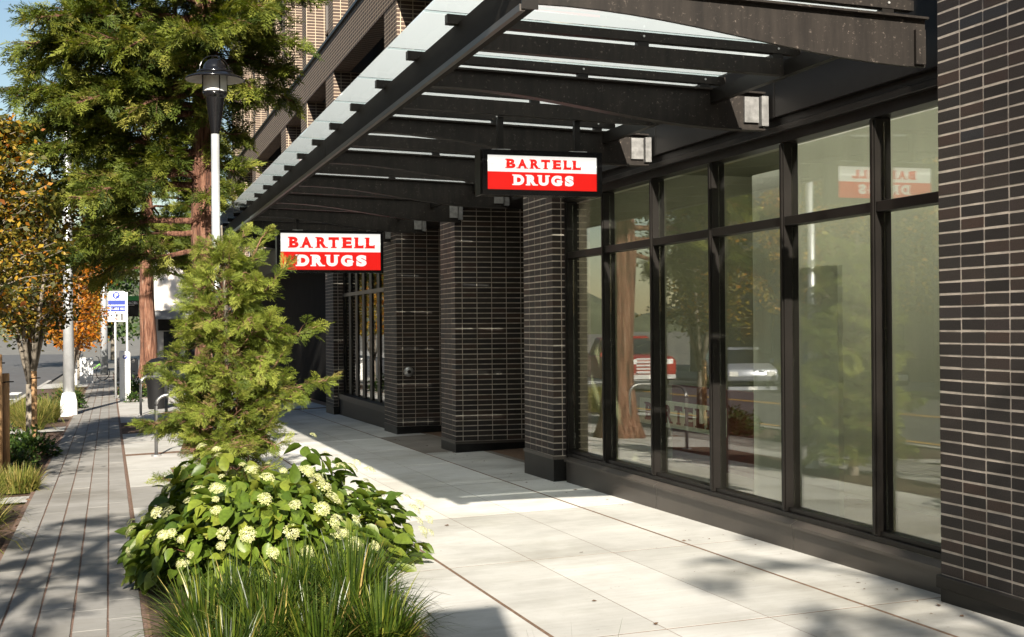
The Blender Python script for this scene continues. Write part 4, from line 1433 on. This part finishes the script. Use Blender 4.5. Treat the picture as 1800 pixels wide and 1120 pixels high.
# the big cedar whose red trunk rises behind the lamp
r2 = np.random.default_rng(9)
limbs = []
n = 120
for i in range(n):
    t = (i + r2.random()) / n
    hz = 3.7 + 9.0 * t
    az = i * 2.399 + r2.uniform(-.5, .5)
    left = max(0, -math.cos(az))
    front = max(0, -math.sin(az))
    ln = (2.0 + 0.75 * left) * np.interp(hz, [3, 5, 8, 13], [.85, 1.0, .95, .45]) * r2.uniform(.65, 1.1)
    if hz < 4.9 and front > .55:
        ln *= 0.45
    if math.cos(az) > 0.2:
        ln *= 0.3 if hz < 5.2 else 0.68
    limbs.append((hz, az, ln, r2.uniform(-.12, .22)))
limbs += [(4.35, R(188), 2.6, .20), (5.3, R(200), 2.9, .10), (3.2, R(178), 1.9, .06), (4.0, R(215), 2.2, .0), (4.9, R(170), 3.0, .12), (3.4, R(195), 2.4, -.05), (2.9, R(160), 1.7, .05),
          (6.2, R(210), 2.8, .1), (6.0, R(190), 2.7, .12), (5.8, R(225), 2.6, .1), (5.5, R(-95), 1.6, -.05), (5.9, R(-110), 1.7, -.05), (6.3, R(-80), 1.8, -.05), (6.8, R(-100), 1.8, -.05), (5.2, R(-130), 1.8, -.05), (5.7, R(-25), 1.3, .1), (6.0, R(-40), 1.6, .1), (6.3, R(-70), 1.8, .1), (6.8, R(-15), 1.6, .1)]
cedar('large cedar with a red fissured trunk rising behind the lamp post', 1.40, 19.8, 14.0, 0.25, limbs, 'cedar_dark', 0.30, SPRAYS, lean=(-0.006, 0.0), density=16, rng=r2)

# the second cedar further along the path
r3 = np.random.default_rng(21)
limbs = []
n = 80
for i in range(n):
    t = (i + r3.random()) / n
    hz = 4.2 + 10.0 * t
    az = i * 2.399 + r3.uniform(-.5, .5)
    ln = 3.5 * np.interp(hz, [3, 5, 8, 15], [1.0, 1.05, .95, .5]) * r3.uniform(.7, 1.1)
    limbs.append((hz, az, ln, r3.uniform(-.15, .15)))
cedar('second cedar with a straight pale red trunk beyond the bike racks', 1.33, 50.0, 15.0, 0.31, limbs, 'cedar_dark', 0.50, SPRAYS, density=8.0, rng=r3)


def leaf_template(n=1.0):
    """an ovate leaf folded at the midrib: 6 quads"""
    xs = [0, .20, .31, .28, .15, 0]
    ysn = [0, .12, .34, .58, .82, 1.0]
    V, F = [], []
    for i in range(6):
        V += [(-xs[i], ysn[i], 0.10 * xs[i] / .25 - 0.18 * ysn[i] ** 2), (0, ysn[i], -0.18 * ysn[i] ** 2), (xs[i], ysn[i], 0.10 * xs[i] / .25 - 0.18 * ysn[i] ** 2)]
    for i in range(5):
        a = i * 3
        F += [(a, a + 1, a + 4, a + 3), (a + 1, a + 2, a + 5, a + 4)]
    return np.array(V, float) * n, np.array(F)


SIMPLE_LEAF = (np.array([(0, 0, 0), (.30, .42, .05), (0, 1, -.06), (-.30, .42, .05)], float), np.array([(0, 1, 2, 3)]))


def young_tree(label, x, y, h, crown_r, z0, n, mat, leaf, stems=1, rng=None, name='young_tree', stake=0, group=None, trunk_r=0.04, split_at=0.9, wide=1.0):
    rng = rng or RNG
    th = thing(name, label, 'tree', (x, y, G(x, y)), 0, group)
    m_ = MB()
    ends = []
    if stems == 1:
        m_.tube([(0, 0, -.05), (0.01, 0, z0), (0, 0.02, h * .6), (0.03, 0, h * .97)], [trunk_r * 1.15, trunk_r, trunk_r * .6, 0.006], 10)
        axis = [np.array((0.02, 0, z)) for z in np.linspace(z0, h * .97, 16)]
    else:
        m_.tube([(0, 0, -.05), (0.0, 0, split_at)], [trunk_r * 1.2, trunk_r], 10)
        axis = []
        for k in range(stems):
            a = 2 * math.pi * k / stems + .4
            e = np.array((math.cos(a) * crown_r * .55, math.sin(a) * crown_r * .55, h * rng.uniform(.8, 1)))
            b = np.array((0, 0, split_at - .05))
            mid = b * .5 + e * .5 + np.array((math.cos(a), math.sin(a), 0)) * .08
            m_.tube([b, mid * .6 + b * .4, mid, e], [trunk_r * .6, trunk_r * .5, trunk_r * .35, .004], 8)
            for t in np.linspace(.25, 1, 9):
                axis.append(b * (1 - t) + e * t)
    P, D = [], []
    nb = max(24, n // 45)
    bm_ = MB()
    for i in range(nb):
        a0 = axis[rng.integers(len(axis))]
        az = rng.uniform(0, 2 * math.pi)
        tz = (a0[2] - z0 * .6) / (h - z0 * .6)
        R_ = crown_r * np.interp(tz, [0, .25, .6, 1], [.75, 1, .85, .25]) * rng.uniform(.5, 1.1)
        d = np.array((math.cos(az) * wide, math.sin(az), rng.uniform(.1, .9)))
        e = a0 + d * R_
        bm_.tube([a0, (a0 + e) / 2 + (0, 0, .05), e], [.010, .007, .003], 5, False)
        for k in range(n // nb):
            t = rng.uniform(.2, 1.05)
            P.append(a0 * (1 - t) + e * t + rng.normal(0, .07 * crown_r + .03, 3))
            D.append(rng.normal(0, 1, 3) * (1, 1, .6) + (0, 0, -.35))
    m_.build('trunk', 'young_bark', th, True)
    bm_.build('branches', 'young_bark', th, True, kind='stuff')
    P, D = np.array(P), np.array(D)
    P[:, 2] = np.maximum(P[:, 2], z0 * .55)
    me = scatter('crown', *SIMPLE_LEAF, frames(D, rng.uniform(-1.5, 1.5, len(P))), P, (leaf * rng.uniform(.6, 1.3, len(P)))[:, None], mat)
    link('crown', me, th, kind='stuff')
    return th


def stake(label, x, y, h=1.7, r=0.04):
    th = thing('tree_stake', label, 'stake', (x, y, G(x, y)), 0, 'wooden tree stakes')
    MB().tube([(0, 0, -.2), (0, 0, h), (0, 0, h + .01)], [r, r, r * .8], 10).build('post', 'stake_wood', th, True)
    MB().tube([(-.06, 0, h - .12), (.0, -.05, h - .1), (.09, 0, h - .1), (0.0, .05, h - .1), (-.06, 0, h - .12)], .009, 6).build('tie', 'black_plastic', th)


r4 = np.random.default_rng(31)
young_tree('staked autumn tree with olive and golden leaves at the left edge', -1.42, 18.2, 4.5, 0.90, 2.1, 6500, 'autumn_leaf', 0.085, 1, r4, group='autumn street trees', trunk_r=.055)
stake('thick wooden stake nearest the camera at the left edge', -1.36, 17.9, 1.55, .065)
stake('thinner wooden stake just behind the thick one at the left edge', -1.28, 18.25, 1.30, .045)
young_tree('many-stemmed autumn tree in the planting strip, right of the staked tree', -1.20, 22.3, 4.7, 1.0, 1.5, 8500, 'autumn_leaf', 0.085, 5, r4, group='autumn street trees', trunk_r=.07, split_at=1.05)
stake('wooden stake tied to the many-stemmed autumn tree', -1.13, 22.0, 1.25, .045)
young_tree('orange autumn tree beyond the thick light pole', -1.05, 41.5, 4.3, 1.15, 1.3, 4200, 'orange_leaf', 0.11, 4, r4, group='autumn street trees', trunk_r=.06)
young_tree('far orange autumn tree near the crossing', -1.25, 49.0, 4.6, 1.1, 1.5, 2500, 'orange_leaf', 0.13, 4, r4, group='autumn street trees', trunk_r=.06)
for yy, t in ((55.5, 'golden autumn tree just past the crossing'), (62.5, 'golden autumn tree two beyond the crossing'), (70.0, 'last golden autumn tree along the kerb')):
    young_tree(t, -1.5, yy, 4.8, 1.4, 1.5, 2200, 'yellow_leaf', 0.15, 4, r4, group='autumn street trees', trunk_r=.06)
# trees out of view to the left, which the shop windows mirror and which shade the path
young_tree('golden street tree mirrored in the shop window, beside the road', -2.3, 13.5, 4.6, 1.0, 1.9, 3200, 'yellow_leaf', 0.085, 1, r4, group='mirrored street trees')



# ------------------------------------------------------------------ flowering bush
def bush_points(n, rng, shell=(.82, 1.02)):
    th_ = rng.uniform(0, 2 * math.pi, n)
    u_ = rng.uniform(0.0, 1.0, n)
    ph = np.arccos(u_ * 0.97)
    rr = rng.uniform(*shell, n)
    d = np.stack([np.sin(ph) * np.cos(th_), np.sin(ph) * np.sin(th_), np.cos(ph)], 1)
    lump = 1 + 0.10 * np.sin(th_ * 3 + 1.0) + 0.08 * np.sin(th_ * 5 + 2 * ph) + .07 * np.sin(ph * 6 + th_ * 2)
    return d, d * np.array(BR) * (rr * lump)[:, None]


BC = (1.02, 9.35)
BR = (0.93, 1.05, 0.66)
bush = thing('flowering_bush', 'leafy bush with creamy white flower heads beside the path', 'bush', (*BC, G(*BC)))
rb_ = np.random.default_rng(44)
LV, LF = leaf_template()
d, P = bush_points(1500, rb_)
P[:, 2] = P[:, 2] + 0.06
D = d * (1, 1, .25) + rb_.normal(0, .38, d.shape) + (0, -.15, -.50)
ROLL = rb_.uniform(-.8, .8, len(P))
SIZE = rb_.uniform(.09, .155, len(P))
camv = np.array((0 - BC[0], 0 - BC[1], EYE - G(*BC)))
score = ((camv - P) / np.linalg.norm(camv - P, axis=1, keepdims=True) * d).sum(1) + .12 * rb_.normal(size=len(P)) + (SIZE - .1) * 4
order = np.argsort(-score)
near_i, far_i = order[:295], order[295:]
leaf_me = np_mesh('leaf', LV, LF, 'bush_leaf')
FR = frames(D, ROLL)
for i in near_i:
    mt = Matrix([[*(FR[i][r_] * SIZE[i]), P[i][r_]] for r_ in range(3)] + [[0, 0, 0, 1]])
    o = link('leaf', leaf_me, bush)
    o.matrix_local = mt
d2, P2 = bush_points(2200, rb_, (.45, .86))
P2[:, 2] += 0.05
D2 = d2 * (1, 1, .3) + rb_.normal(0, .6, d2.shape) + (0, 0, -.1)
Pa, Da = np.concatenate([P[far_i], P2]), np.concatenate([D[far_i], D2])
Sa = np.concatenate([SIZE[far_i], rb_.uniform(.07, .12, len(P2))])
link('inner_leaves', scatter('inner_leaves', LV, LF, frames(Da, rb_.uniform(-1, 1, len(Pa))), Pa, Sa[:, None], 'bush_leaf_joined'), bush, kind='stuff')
stm = MB()
for i in range(60):
    dd, pp = bush_points(1, rb_, (.8, .95))
    stm.tube([(pp[0][0] * .15, pp[0][1] * .15, -.03), tuple(pp[0] * (.55, .55, .5)), tuple(pp[0])], [.008, .006, .003], 5, False)
stm.build('stems', 'twig_red', bush)


def flower_mesh(seed, n=46):
    r = np.random.default_rng(seed)
    V, F = [], []
    for k in range(n):
        a = k * 2.399
        rad = math.sqrt((k + .5) / n)
        c = np.array((rad * math.cos(a), rad * math.sin(a), .55 * (1 - rad * rad) + r.normal(0, .06)))
        nrm = np.array((c[0] * .7, c[1] * .7, 1.0))
        nrm /= np.linalg.norm(nrm)
        s_ = .16 * r.uniform(.7, 1.25)
        t1 = np.cross(nrm, (math.cos(a * 3), math.sin(a * 3), .1))
        t1 /= np.linalg.norm(t1)
        t2 = np.cross(nrm, t1)
        o_ = len(V)
        V.append(c + nrm * .02)
        for j in range(4):
            b = j * math.pi / 2
            V += [c + (t1 * math.cos(b - .5) + t2 * math.sin(b - .5)) * s_ * .8, c + (t1 * math.cos(b) + t2 * math.sin(b)) * s_ * 1.2 + nrm * .05, c + (t1 * math.cos(b + .5) + t2 * math.sin(b + .5)) * s_ * .8]
            F.append((o_, o_ + 1 + 3 * j, o_ + 2 + 3 * j, o_ + 3 + 3 * j))
    return np_mesh('flower_head', np.array(V), np.array(F), 'floret')


FM = [flower_mesh(s) for s in range(4)]
df, pf = bush_points(165, rb_, (.98, 1.08))
pf[:, 2] += 0.09
for i in range(165):
    if df[i][2] < .12:
        continue
    n_ = Vector(df[i] * (1, 1, .6) + np.array((0, -.25, .7)) + rb_.normal(0, .2, 3)).normalized()
    q = n_.to_track_quat('Z', 'Y')
    s_ = rb_.uniform(.022, .054)
    o = link('flower_head', FM[i % 4], bush)
    o.matrix_local = Matrix.LocRotScale(Vector(pf[i] + np.array(n_) * .015), q, (s_, s_, s_))


# ------------------------------------------------------------------ grass clumps
def grass_clump(label, x, y, h, n, spread, mat, width=0.007, rng=None, group=None, name='grass_clump', cat='grass', base=0.12, dz=0.0):
    rng = rng or RNG
    th_ = rng.uniform(0, 2 * math.pi, n)
    rb0 = base * np.sqrt(rng.random(n))
    ln = h * rng.uniform(.55, 1.25, n)
    lean = np.abs(rng.normal(.35, .28, n)) * spread
    seg = 5
    V = np.zeros((n, seg + 1, 2, 3))
    out = np.stack([np.cos(th_), np.sin(th_)], 1)
    side = np.stack([-np.sin(th_), np.cos(th_)], 1)
    tw = rng.uniform(-.8, .8, n)
    sd = side * np.cos(tw)[:, None] + out * np.sin(tw)[:, None]
    px_ = np.stack([rb0 * np.cos(th_), rb0 * np.sin(th_)], 1)
    ang = lean * .55
    pos = np.concatenate([px_, np.zeros((n, 1))], 1)
    curl = lean * rng.uniform(1.0, 2.4, n)
    for i in range(seg + 1):
        t = i / seg
        w = width * (1 - t ** 2.2) * rng.uniform(.7, 1.2, n) + .0006
        V[:, i, 0, :] = pos
        V[:, i, 1, :] = pos
        V[:, i, 0, :2] -= sd * w[:, None]
        V[:, i, 1, :2] += sd * w[:, None]
        a = ang + curl * t
        st = ln / seg
        pos = pos.copy()
        pos[:, :2] += out * (np.sin(a) * st)[:, None]
        pos[:, 2] += np.cos(a) * st
    F = []
    for i in range(seg):
        F.append((2 * i, 2 * i + 1, 2 * i + 3, 2 * i + 2))
    F = np.array(F)
    Fa = (F[None] + (np.arange(n) * 2 * (seg + 1))[:, None, None]).reshape(-1, 4)
    me = np_mesh(name, V.reshape(-1, 3), Fa, mat)
    th = thing(name, label, cat, (x, y, G(x, y) - .01 + dz), rng.uniform(0, 6), group)
    link('blades', me, th, kind='stuff')
    return th


r5 = np.random.default_rng(77)
clumps = [(0.50, 7.05, .46, 'left end of the front row, touching the path side of the bush'), (0.82, 6.75, .44, 'second from the left in the front row under the flowering bush'),
          (1.14, 7.35, .52, 'tall, standing against the middle of the flowering bush'), (1.40, 7.2, .56, 'tallest, at the bush side nearest the white slabs'),
          (0.72, 7.55, .44, 'tucked into the leaves at the left of the bush'), (1.10, 6.55, .40, 'low, at the bottom edge before the tall ones'),
          (1.46, 6.60, .42, 'low, at the bottom edge nearest the slabs'), (0.55, 6.35, .38, 'low, at the bottom edge nearest the path'),
          (1.55, 7.75, .44, 'behind the tallest, spilling on to the slabs'), (0.95, 7.1, .46, 'in the middle of the front row')]
for x, y, h, t in clumps:
    grass_clump('green grass clump ' + t, x * .86 + .04, y, h * .88, 700, 1.9, 'grass_blade', .0062, r5, 'evergreen grass clumps in the planter')
grass_clump('grass clump with only its tips showing at the bottom edge before the slabs', 1.62, 4.55, .47, 60, .9, 'grass_blade', .0055, r5, 'evergreen grass clumps in the planter')
gl = [(-1.28, 13.2, .55, 'green-gold grass mound at the left edge beside the pavers'), (-1.15, 11.6, .50, 'nearest green-gold grass mound cut by the left edge'),
      (-1.45, 27.8, .60, 'straw-coloured grass mound left of the thick pole base'), (-1.75, 29.5, .60, 'straw-coloured grass mound behind the pole base on the road side'),
      (-1.3, 30.6, .50, 'low straw grass mound close before the pole base'), (-1.1, 38.6, .60, 'straw grass mound beyond the thick pole, by the path'),
      (-1.0, 16.1, .28, 'small tuft of dry grass before the staked tree')]
for x, y, h, t in gl:
    grass_clump(t, x, y, h, 750, 1.25, 'dry_grass', .006, r5, 'ornamental grasses in the planting strip', base=.2)


def shrub(label, x, y, r_, h, n, leaf, mat='dark_leaf', rng=None, name='low_shrub', group=None):
    rng = rng or RNG
    th = thing(name, label, 'shrub', (x, y, G(x, y) - .02), 0, group)
    v = rng.normal(0, 1, (n, 3))
    v /= np.linalg.norm(v, axis=1, keepdims=True)
    v[:, 2] = np.abs(v[:, 2])
    lump = 1 + .2 * np.sin(v[:, 0] * 6 + 1) * np.cos(v[:, 1] * 5)
    P = v * (r_, r_, h) * (rng.uniform(.45, 1.05, n) * lump)[:, None]
    me = scatter('foliage', *SIMPLE_LEAF, frames(v + rng.normal(0, .5, v.shape), rng.uniform(-1, 1, n)), P, (leaf * rng.uniform(.7, 1.3, n))[:, None], mat)
    link('foliage', me, th, kind='stuff')
    m_ = MB()
    for i in range(8):
        m_.tube([(0, 0, 0), tuple(P[i] * .5), tuple(P[i] * .9)], [.01, .008, .004], 5, False)
    m_.build('stems', 'twig', th)


shrub('dark green low shrub under the many-stemmed autumn tree', -1.12, 21.0, .38, .40, 900, .07, rng=r5, group='low shrubs in the planting strip')
shrub('dark green low shrub between the staked tree and the many-stemmed tree', -1.5, 21.6, .42, .42, 900, .07, rng=r5, group='low shrubs in the planting strip')
shrub('dark green low shrub at the far left edge behind the stakes', -1.75, 19.4, .42, .42, 900, .07, rng=r5, group='low shrubs in the planting strip')
shrub('small dark shrub at the foot of the staked tree', -1.2, 19.0, .26, .30, 500, .06, rng=r5, group='low shrubs in the planting strip')
shrub('dark green shrub behind the straw grass on the road side', -1.6, 33.5, .50, .50, 700, .09, rng=r5, group='low shrubs in the planting strip')
shrub('dark green shrub beyond the thick pole by the far straw grass', -1.0, 36.3, .40, .60, 700, .09, rng=r5, group='low shrubs in the planting strip')
shrub('dark leafy shrub behind the pay station', 0.75, 41.5, .55, .65, 900, .09, rng=r5)
shrub('small leafy ground plant at the foot of the pay station', 0.62, 38.2, .25, .28, 300, .07, rng=r5)
shrub('shrub growing out of the pale stone planter block', 0.62, 60.2, .40, .9, 500, .12, rng=r5)

# fallen leaves and soil litter
n = 150
r6 = np.random.default_rng(90)
P = np.stack([r6.uniform(2.2, 4.5, n), r6.uniform(6, 20, n), np.zeros(n)], 1)
edge = r6.random(n) < .55
P[edge, 0] = r6.normal(4.3, .12, edge.sum())
P[:, 0] = np.minimum(P[:, 0], 4.38)
P[:, 2] = [G(a, b) + .006 for a, b, c in P]
D = np.stack([r6.normal(size=n), r6.normal(size=n), np.full(n, .04)], 1)
link('leaf_litter', scatter('leaf_litter', *SIMPLE_LEAF, frames(D, r6.uniform(-.3, .3, n)), P, (r6.choice([.012, .02, .035, .05], n, p=[.55, .3, .11, .04]))[:, None], 'fallen_leaf'), None,
     kind='stuff', label='scattered brown fallen leaves on the slabs', category='leaves')
n = 2600
P = np.stack([np.where(r6.random(n) < .5, r6.uniform(.22, 1.6, n), r6.uniform(-2.0, -.82, n)), r6.uniform(5.2, 26, n), np.zeros(n)], 1)
P[:, 2] = [G(a, b) + r6.uniform(-.02, .012) for a, b, c in P]
ok = ~((P[:, 0] > 0) & ((P[:, 1] > 17.4) | ((P[:, 1] > 11.5) & (P[:, 0] < .78))))
P = P[ok]
n = len(P)
D = np.stack([r6.normal(size=n), r6.normal(size=n), r6.normal(0, .2, n)], 1)
link('bark_mulch', scatter('bark_mulch', *SIMPLE_LEAF, frames(D, r6.uniform(-.5, .5, n)), P, (r6.uniform(.02, .06, n))[:, None], 'fallen_leaf'), None,
     kind='stuff', label='brown bark mulch on the planting beds', category='mulch')


# ------------------------------------------------------------------ vehicles (parked across the road and mirrored in the shop window)
def vehicle(name, label, cat, x, y, rz, paint, prof, cabin, W, wheels, wr, grille=True, group='vehicles on the road'):
    """side profile in (length, height); front towards +x of the vehicle"""
    th = thing(name, label, cat, (x, y, G(x, y) - .105), rz, group)
    m_ = MB()
    n = len(prof)
    rings = []
    for s, k in ((-1, .94), (-.92, 1.0), (.92, 1.0), (1, .94)):
        rings.append([(px_ * (1 if abs(s) < 1 else .99), s * W / 2, .35 + (pz_ - .35) * k) for px_, pz_ in prof])
    vs = [v for r_ in rings for v in r_]
    fs = []
    for i in range(3):
        for k in range(n):
            fs.append((i * n + k, i * n + (k + 1) % n, (i + 1) * n + (k + 1) % n, (i + 1) * n + k))
    fs += [tuple(range(n - 1, -1, -1)), tuple(3 * n + k for k in range(n))]
    m_.add(vs, fs)
    body = m_.build('body', paint, th, True)
    bevel(body, .03, 2)
    # glasshouse tapering inwards
    m_ = MB()
    (x0, z0_), (x1, z1_), (x2, z2_), (x3, z3_) = cabin
    wb, wt = W / 2 * .93, W / 2 * .76
    m_.add([(x0, -wb, z0_), (x1, -wt, z1_), (x2, -wt, z2_), (x3, -wb, z3_), (x0, wb, z0_), (x1, wt, z1_), (x2, wt, z2_), (x3, wb, z3_)],
           [(0, 1, 2, 3), (7, 6, 5, 4), (0, 4, 5, 1), (2, 6, 7, 3), (0, 3, 7, 4)])
    m_.build('windows', 'dark_window', th)
    m_ = MB()
    m_.add([(x1 - .06, -wt - .02, z1_ - .03), (x2 + .06, -wt - .02, z2_ - .03), (x2 + .06, wt + .02, z2_ - .03), (x1 - .06, wt + .02, z1_ - .03),
            (x1, -wt + .04, z1_ + .05), (x2, -wt + .04, z2_ + .05), (x2, wt - .04, z2_ + .05), (x1, wt - .04, z1_ + .05)],
           [(0, 1, 5, 4), (1, 2, 6, 5), (2, 3, 7, 6), (3, 0, 4, 7), (4, 5, 6, 7)])
    m_.build('roof', paint, th, True)
    for s in (-1, 1):
        for xm in ((x1 + x2) / 2,):
            MB().add([(xm - .04, s * (wt + .012), z1_), (xm + .04, s * (wt + .012), z1_), (xm + .06, s * (wb + .012), z0_), (xm - .06, s * (wb + .012), z0_)], [(0, 1, 2, 3)]).build('pillar', paint, th)
        for wx in wheels:
            wh = MB().lathe([(wr * .62, -.11), (wr * .95, -.11), (wr, -.07), (wr, .07), (wr * .95, .11), (wr * .62, .11)], 24).build('wheel', 'tyre', th, True, loc=(wx, s * (W / 2 - .10), wr), rot=(R(90), 0, 0))
            MB().lathe([(0, .10), (wr * .2, .10), (wr * .55, .07), (wr * .63, .105)], 12).build('rim', 'chrome', wh, loc=(0, 0, 0), rot=(0 if s < 0 else math.pi, 0, 0))
    xf = max(p[0] for p in prof)
    zf = [p[1] for p in prof if p[0] > xf - .25]
    zhi = max(zf)
    for s in (-1, 1):
        bevel(MB().box(xf - .16, xf + .012, s * W * .36 - .16, s * W * .36 + .16, zhi - .26, zhi - .08).build('headlight', 'lens', th), .02)
        MB().box(-.05, .10, s * (W / 2 + .02) - .03, s * (W / 2 + .02) + .16 * s, z0_ - .02, z0_ + .12).build('mirror', paint, th, loc=(x2 * .55 + x3 * .45, 0, 0))
    if grille:
        g_ = MB()
        for k in range(5):
            g_.box(xf + .002, xf + .03, -W * .30, W * .30, zhi - .54 + k * .11, zhi - .48 + k * .11)
        g_.build('grille', 'chrome', th)
    MB().box(xf - .05, xf + .07, -W * .47, W * .47, zhi - .74, zhi - .60).build('bumper', 'chrome' if grille else paint, th)
    MB().box(xf + .071, xf + .078, -.16, .16, zhi - .74, zhi - .60).build('number_plate', 'white_paint', th)
    return th


truck = [(-2.9, .5), (2.6, .45), (2.75, .75), (2.75, 1.12), (2.55, 1.22), (1.3, 1.28), (-.9, 1.28), (-.9, 1.32), (-2.9, 1.32)]
vehicle('pickup_truck', 'red pickup truck with a chrome grille, mirrored in the shop window', 'pickup truck', -8.2, 44.0, R(-90), 'car_red', truck, [(-.85, 1.27), (-.6, 1.85), (.6, 1.85), (1.35, 1.27)], 1.95, (-1.8, 1.75), .42)
sedan = [(-2.3, .38), (2.2, .32), (2.32, .5), (2.25, .74), (1.3, .92), (-1.6, .98), (-2.3, .92)]
sc_cabin = [(-1.75, .95), (-.85, 1.42), (.35, 1.42), (1.35, .90)]
vehicle('parked_car', 'silver grey saloon car parked across the road, mirrored behind the red truck', 'car', -12.7, 44.0, R(-75), 'car_silver', sedan, sc_cabin, 1.82, (-1.4, 1.4), .33, False)
vehicle('parked_car', 'dark saloon car parked across the road, mirrored right of the silver car', 'car', -12.9, 37.0, R(-88), 'car_dark', sedan, sc_cabin, 1.82, (-1.4, 1.4), .33, False)
vehicle('parked_car', 'black car parked across the road, mirrored in the last pane by the pier', 'car', -12.9, 22.0, R(-90), 'car_dark', sedan, sc_cabin, 1.82, (-1.4, 1.4), .33, False)

# ------------------------------------------------------------------ buildings across the road and beyond
def box_building(label, x0, x1, y0, y1, h, wall, face, nx, nz, zstart=1.0):
    gz_ = min(G(x0, y0), G(x1, y1))
    th = thing('building', label, 'building', (x0, y0, gz_))
    w, l = x1 - x0, y1 - y0
    MB().box(0, w, 0, l, -1, h).build('wall', wall, th)
    MB().box(-.15, w + .15, -.15, l + .15, h, h + .35).build('roof', 'opposite_trim', th)
    sp = (l if face == 'x' else w) / nx
    for i in range(nx):
        for k in range(nz):
            z = zstart + k * 3.2
            a = i * sp + sp * .15
            b = (i + 1) * sp - sp * .15
            if face == 'x':
                fr = MB().box(w - .05, w + .05, a, b, z, z + 2.1).build('window', 'opposite_trim', th)
                MB().box(w + .051, w + .06, a + .08, b - .08, z + .08, z + 2.02).build('pane', 'dark_window', fr)
            else:
                fr = MB().box(a, b, -.05, .05, z, z + 2.1).build('window', 'opposite_trim', th)
                MB().box(a + .08, b - .08, -.06, -.051, z + .08, z + 2.02).build('pane', 'dark_window', fr)
    return th


box_building('dark brown building across the road, mirrored in the shop windows', -34, -19.2, 8, 62, 13, 'opposite_wall', 'x', 12, 4)
box_building('tall dark building across the road behind the camera', -34, -19.2, -40, 7, 16, 'opposite_wall', 'x', 10, 5)
cb = thing('cream_building', 'cream sunlit building with a dark shop band beyond the cedars', 'building', (1.75, 66, G(2, 66)))
MB().box(0.35, 9, 0, 14, -.5, 7.5).build('wall', 'cream_wall', cb)
for k in range(9):
    MB().box(0.36 + k * .36, 0.62 + k * .36, -.05, -.002, 3.2, 7.4).build('cladding_board', 'cream_wall', cb)
MB().box(0.0, 5, -1.4, -.06, 2.75, 3.15).build('awning', 'grey_paint', cb)
MB().box(0.5, 5, -.06, -.003, 2.2, 2.74).build('shop_band', 'black_base', cb)
for k in range(4):
    w_ = MB().box(0.75 + k * 1.0, 1.5 + k * 1.0, -.04, -.001, 0.3, 2.15).build('window', 'dark_window', cb)
MB().box(0.1, 0.3, -1.3, -1.1, -.3, 2.75).build('post', 'white_paint', cb)
# trees on the far pavement
young_tree('golden tree on the far pavement, mirrored above the silver car', -15.6, 46, 7.5, 2.2, 2.3, 3500, 'yellow_leaf', .17, 1, r4, name='street_tree', group='trees on the far pavement', trunk_r=.10)
young_tree('green and gold tree on the far pavement, mirrored above the dark car', -15.6, 36, 7.0, 2.1, 2.3, 3500, 'autumn_leaf', .17, 1, r4, name='street_tree', group='trees on the far pavement', trunk_r=.10)
young_tree('golden tree on the far pavement nearest the camera', -15.6, 25, 7.2, 2.1, 2.3, 3200, 'yellow_leaf', .17, 1, r4, name='street_tree', group='trees on the far pavement', trunk_r=.10)
young_tree('large green and gold tree closing the far end of the street, on the left', -5.5, 105, 11, 4.5, 2.5, 5000, 'autumn_leaf', .40, 1, r4, name='street_tree', group='trees at the end of the street', trunk_r=.2)
young_tree('large dark tree closing the far end of the street, by the cream building', 0.3, 120, 12, 4.5, 2.0, 5000, 'dark_leaf', .45, 1, r4, name='street_tree', group='trees at the end of the street', trunk_r=.2)
young_tree('orange tree on the far corner past the crossing', -2.6, 88, 7, 2.4, 1.6, 3500, 'orange_leaf', .26, 1, r4, name='street_tree', group='trees at the end of the street', trunk_r=.12)

# trees behind the camera that dapple the pier, the slabs and the path
r8 = np.random.default_rng(63)
limbs = [(5.0 + 2.6 * (i + r8.random()) / 20, i * 2.399, r8.uniform(.5, 1.25), r8.uniform(-.1, .2)) for i in range(20)]
cedar('cedar behind the camera that dapples the right pier with shade', 2.0, -5.4, 8.0, .12, limbs, 'cedar_dark', .30, SPRAYS, density=3.2, rng=r8)
limbs = [(3.9 + 2.1 * (i + r8.random()) / 26, i * 2.399, r8.uniform(.6, 1.2), r8.uniform(-.1, .25)) for i in range(26)]
cedar('cedar beside the camera that throws feathery shade on the path', -1.95, 2.2, 6.2, .14, limbs, 'cedar_dark', .30, SPRAYS, density=6.5, rng=r8)
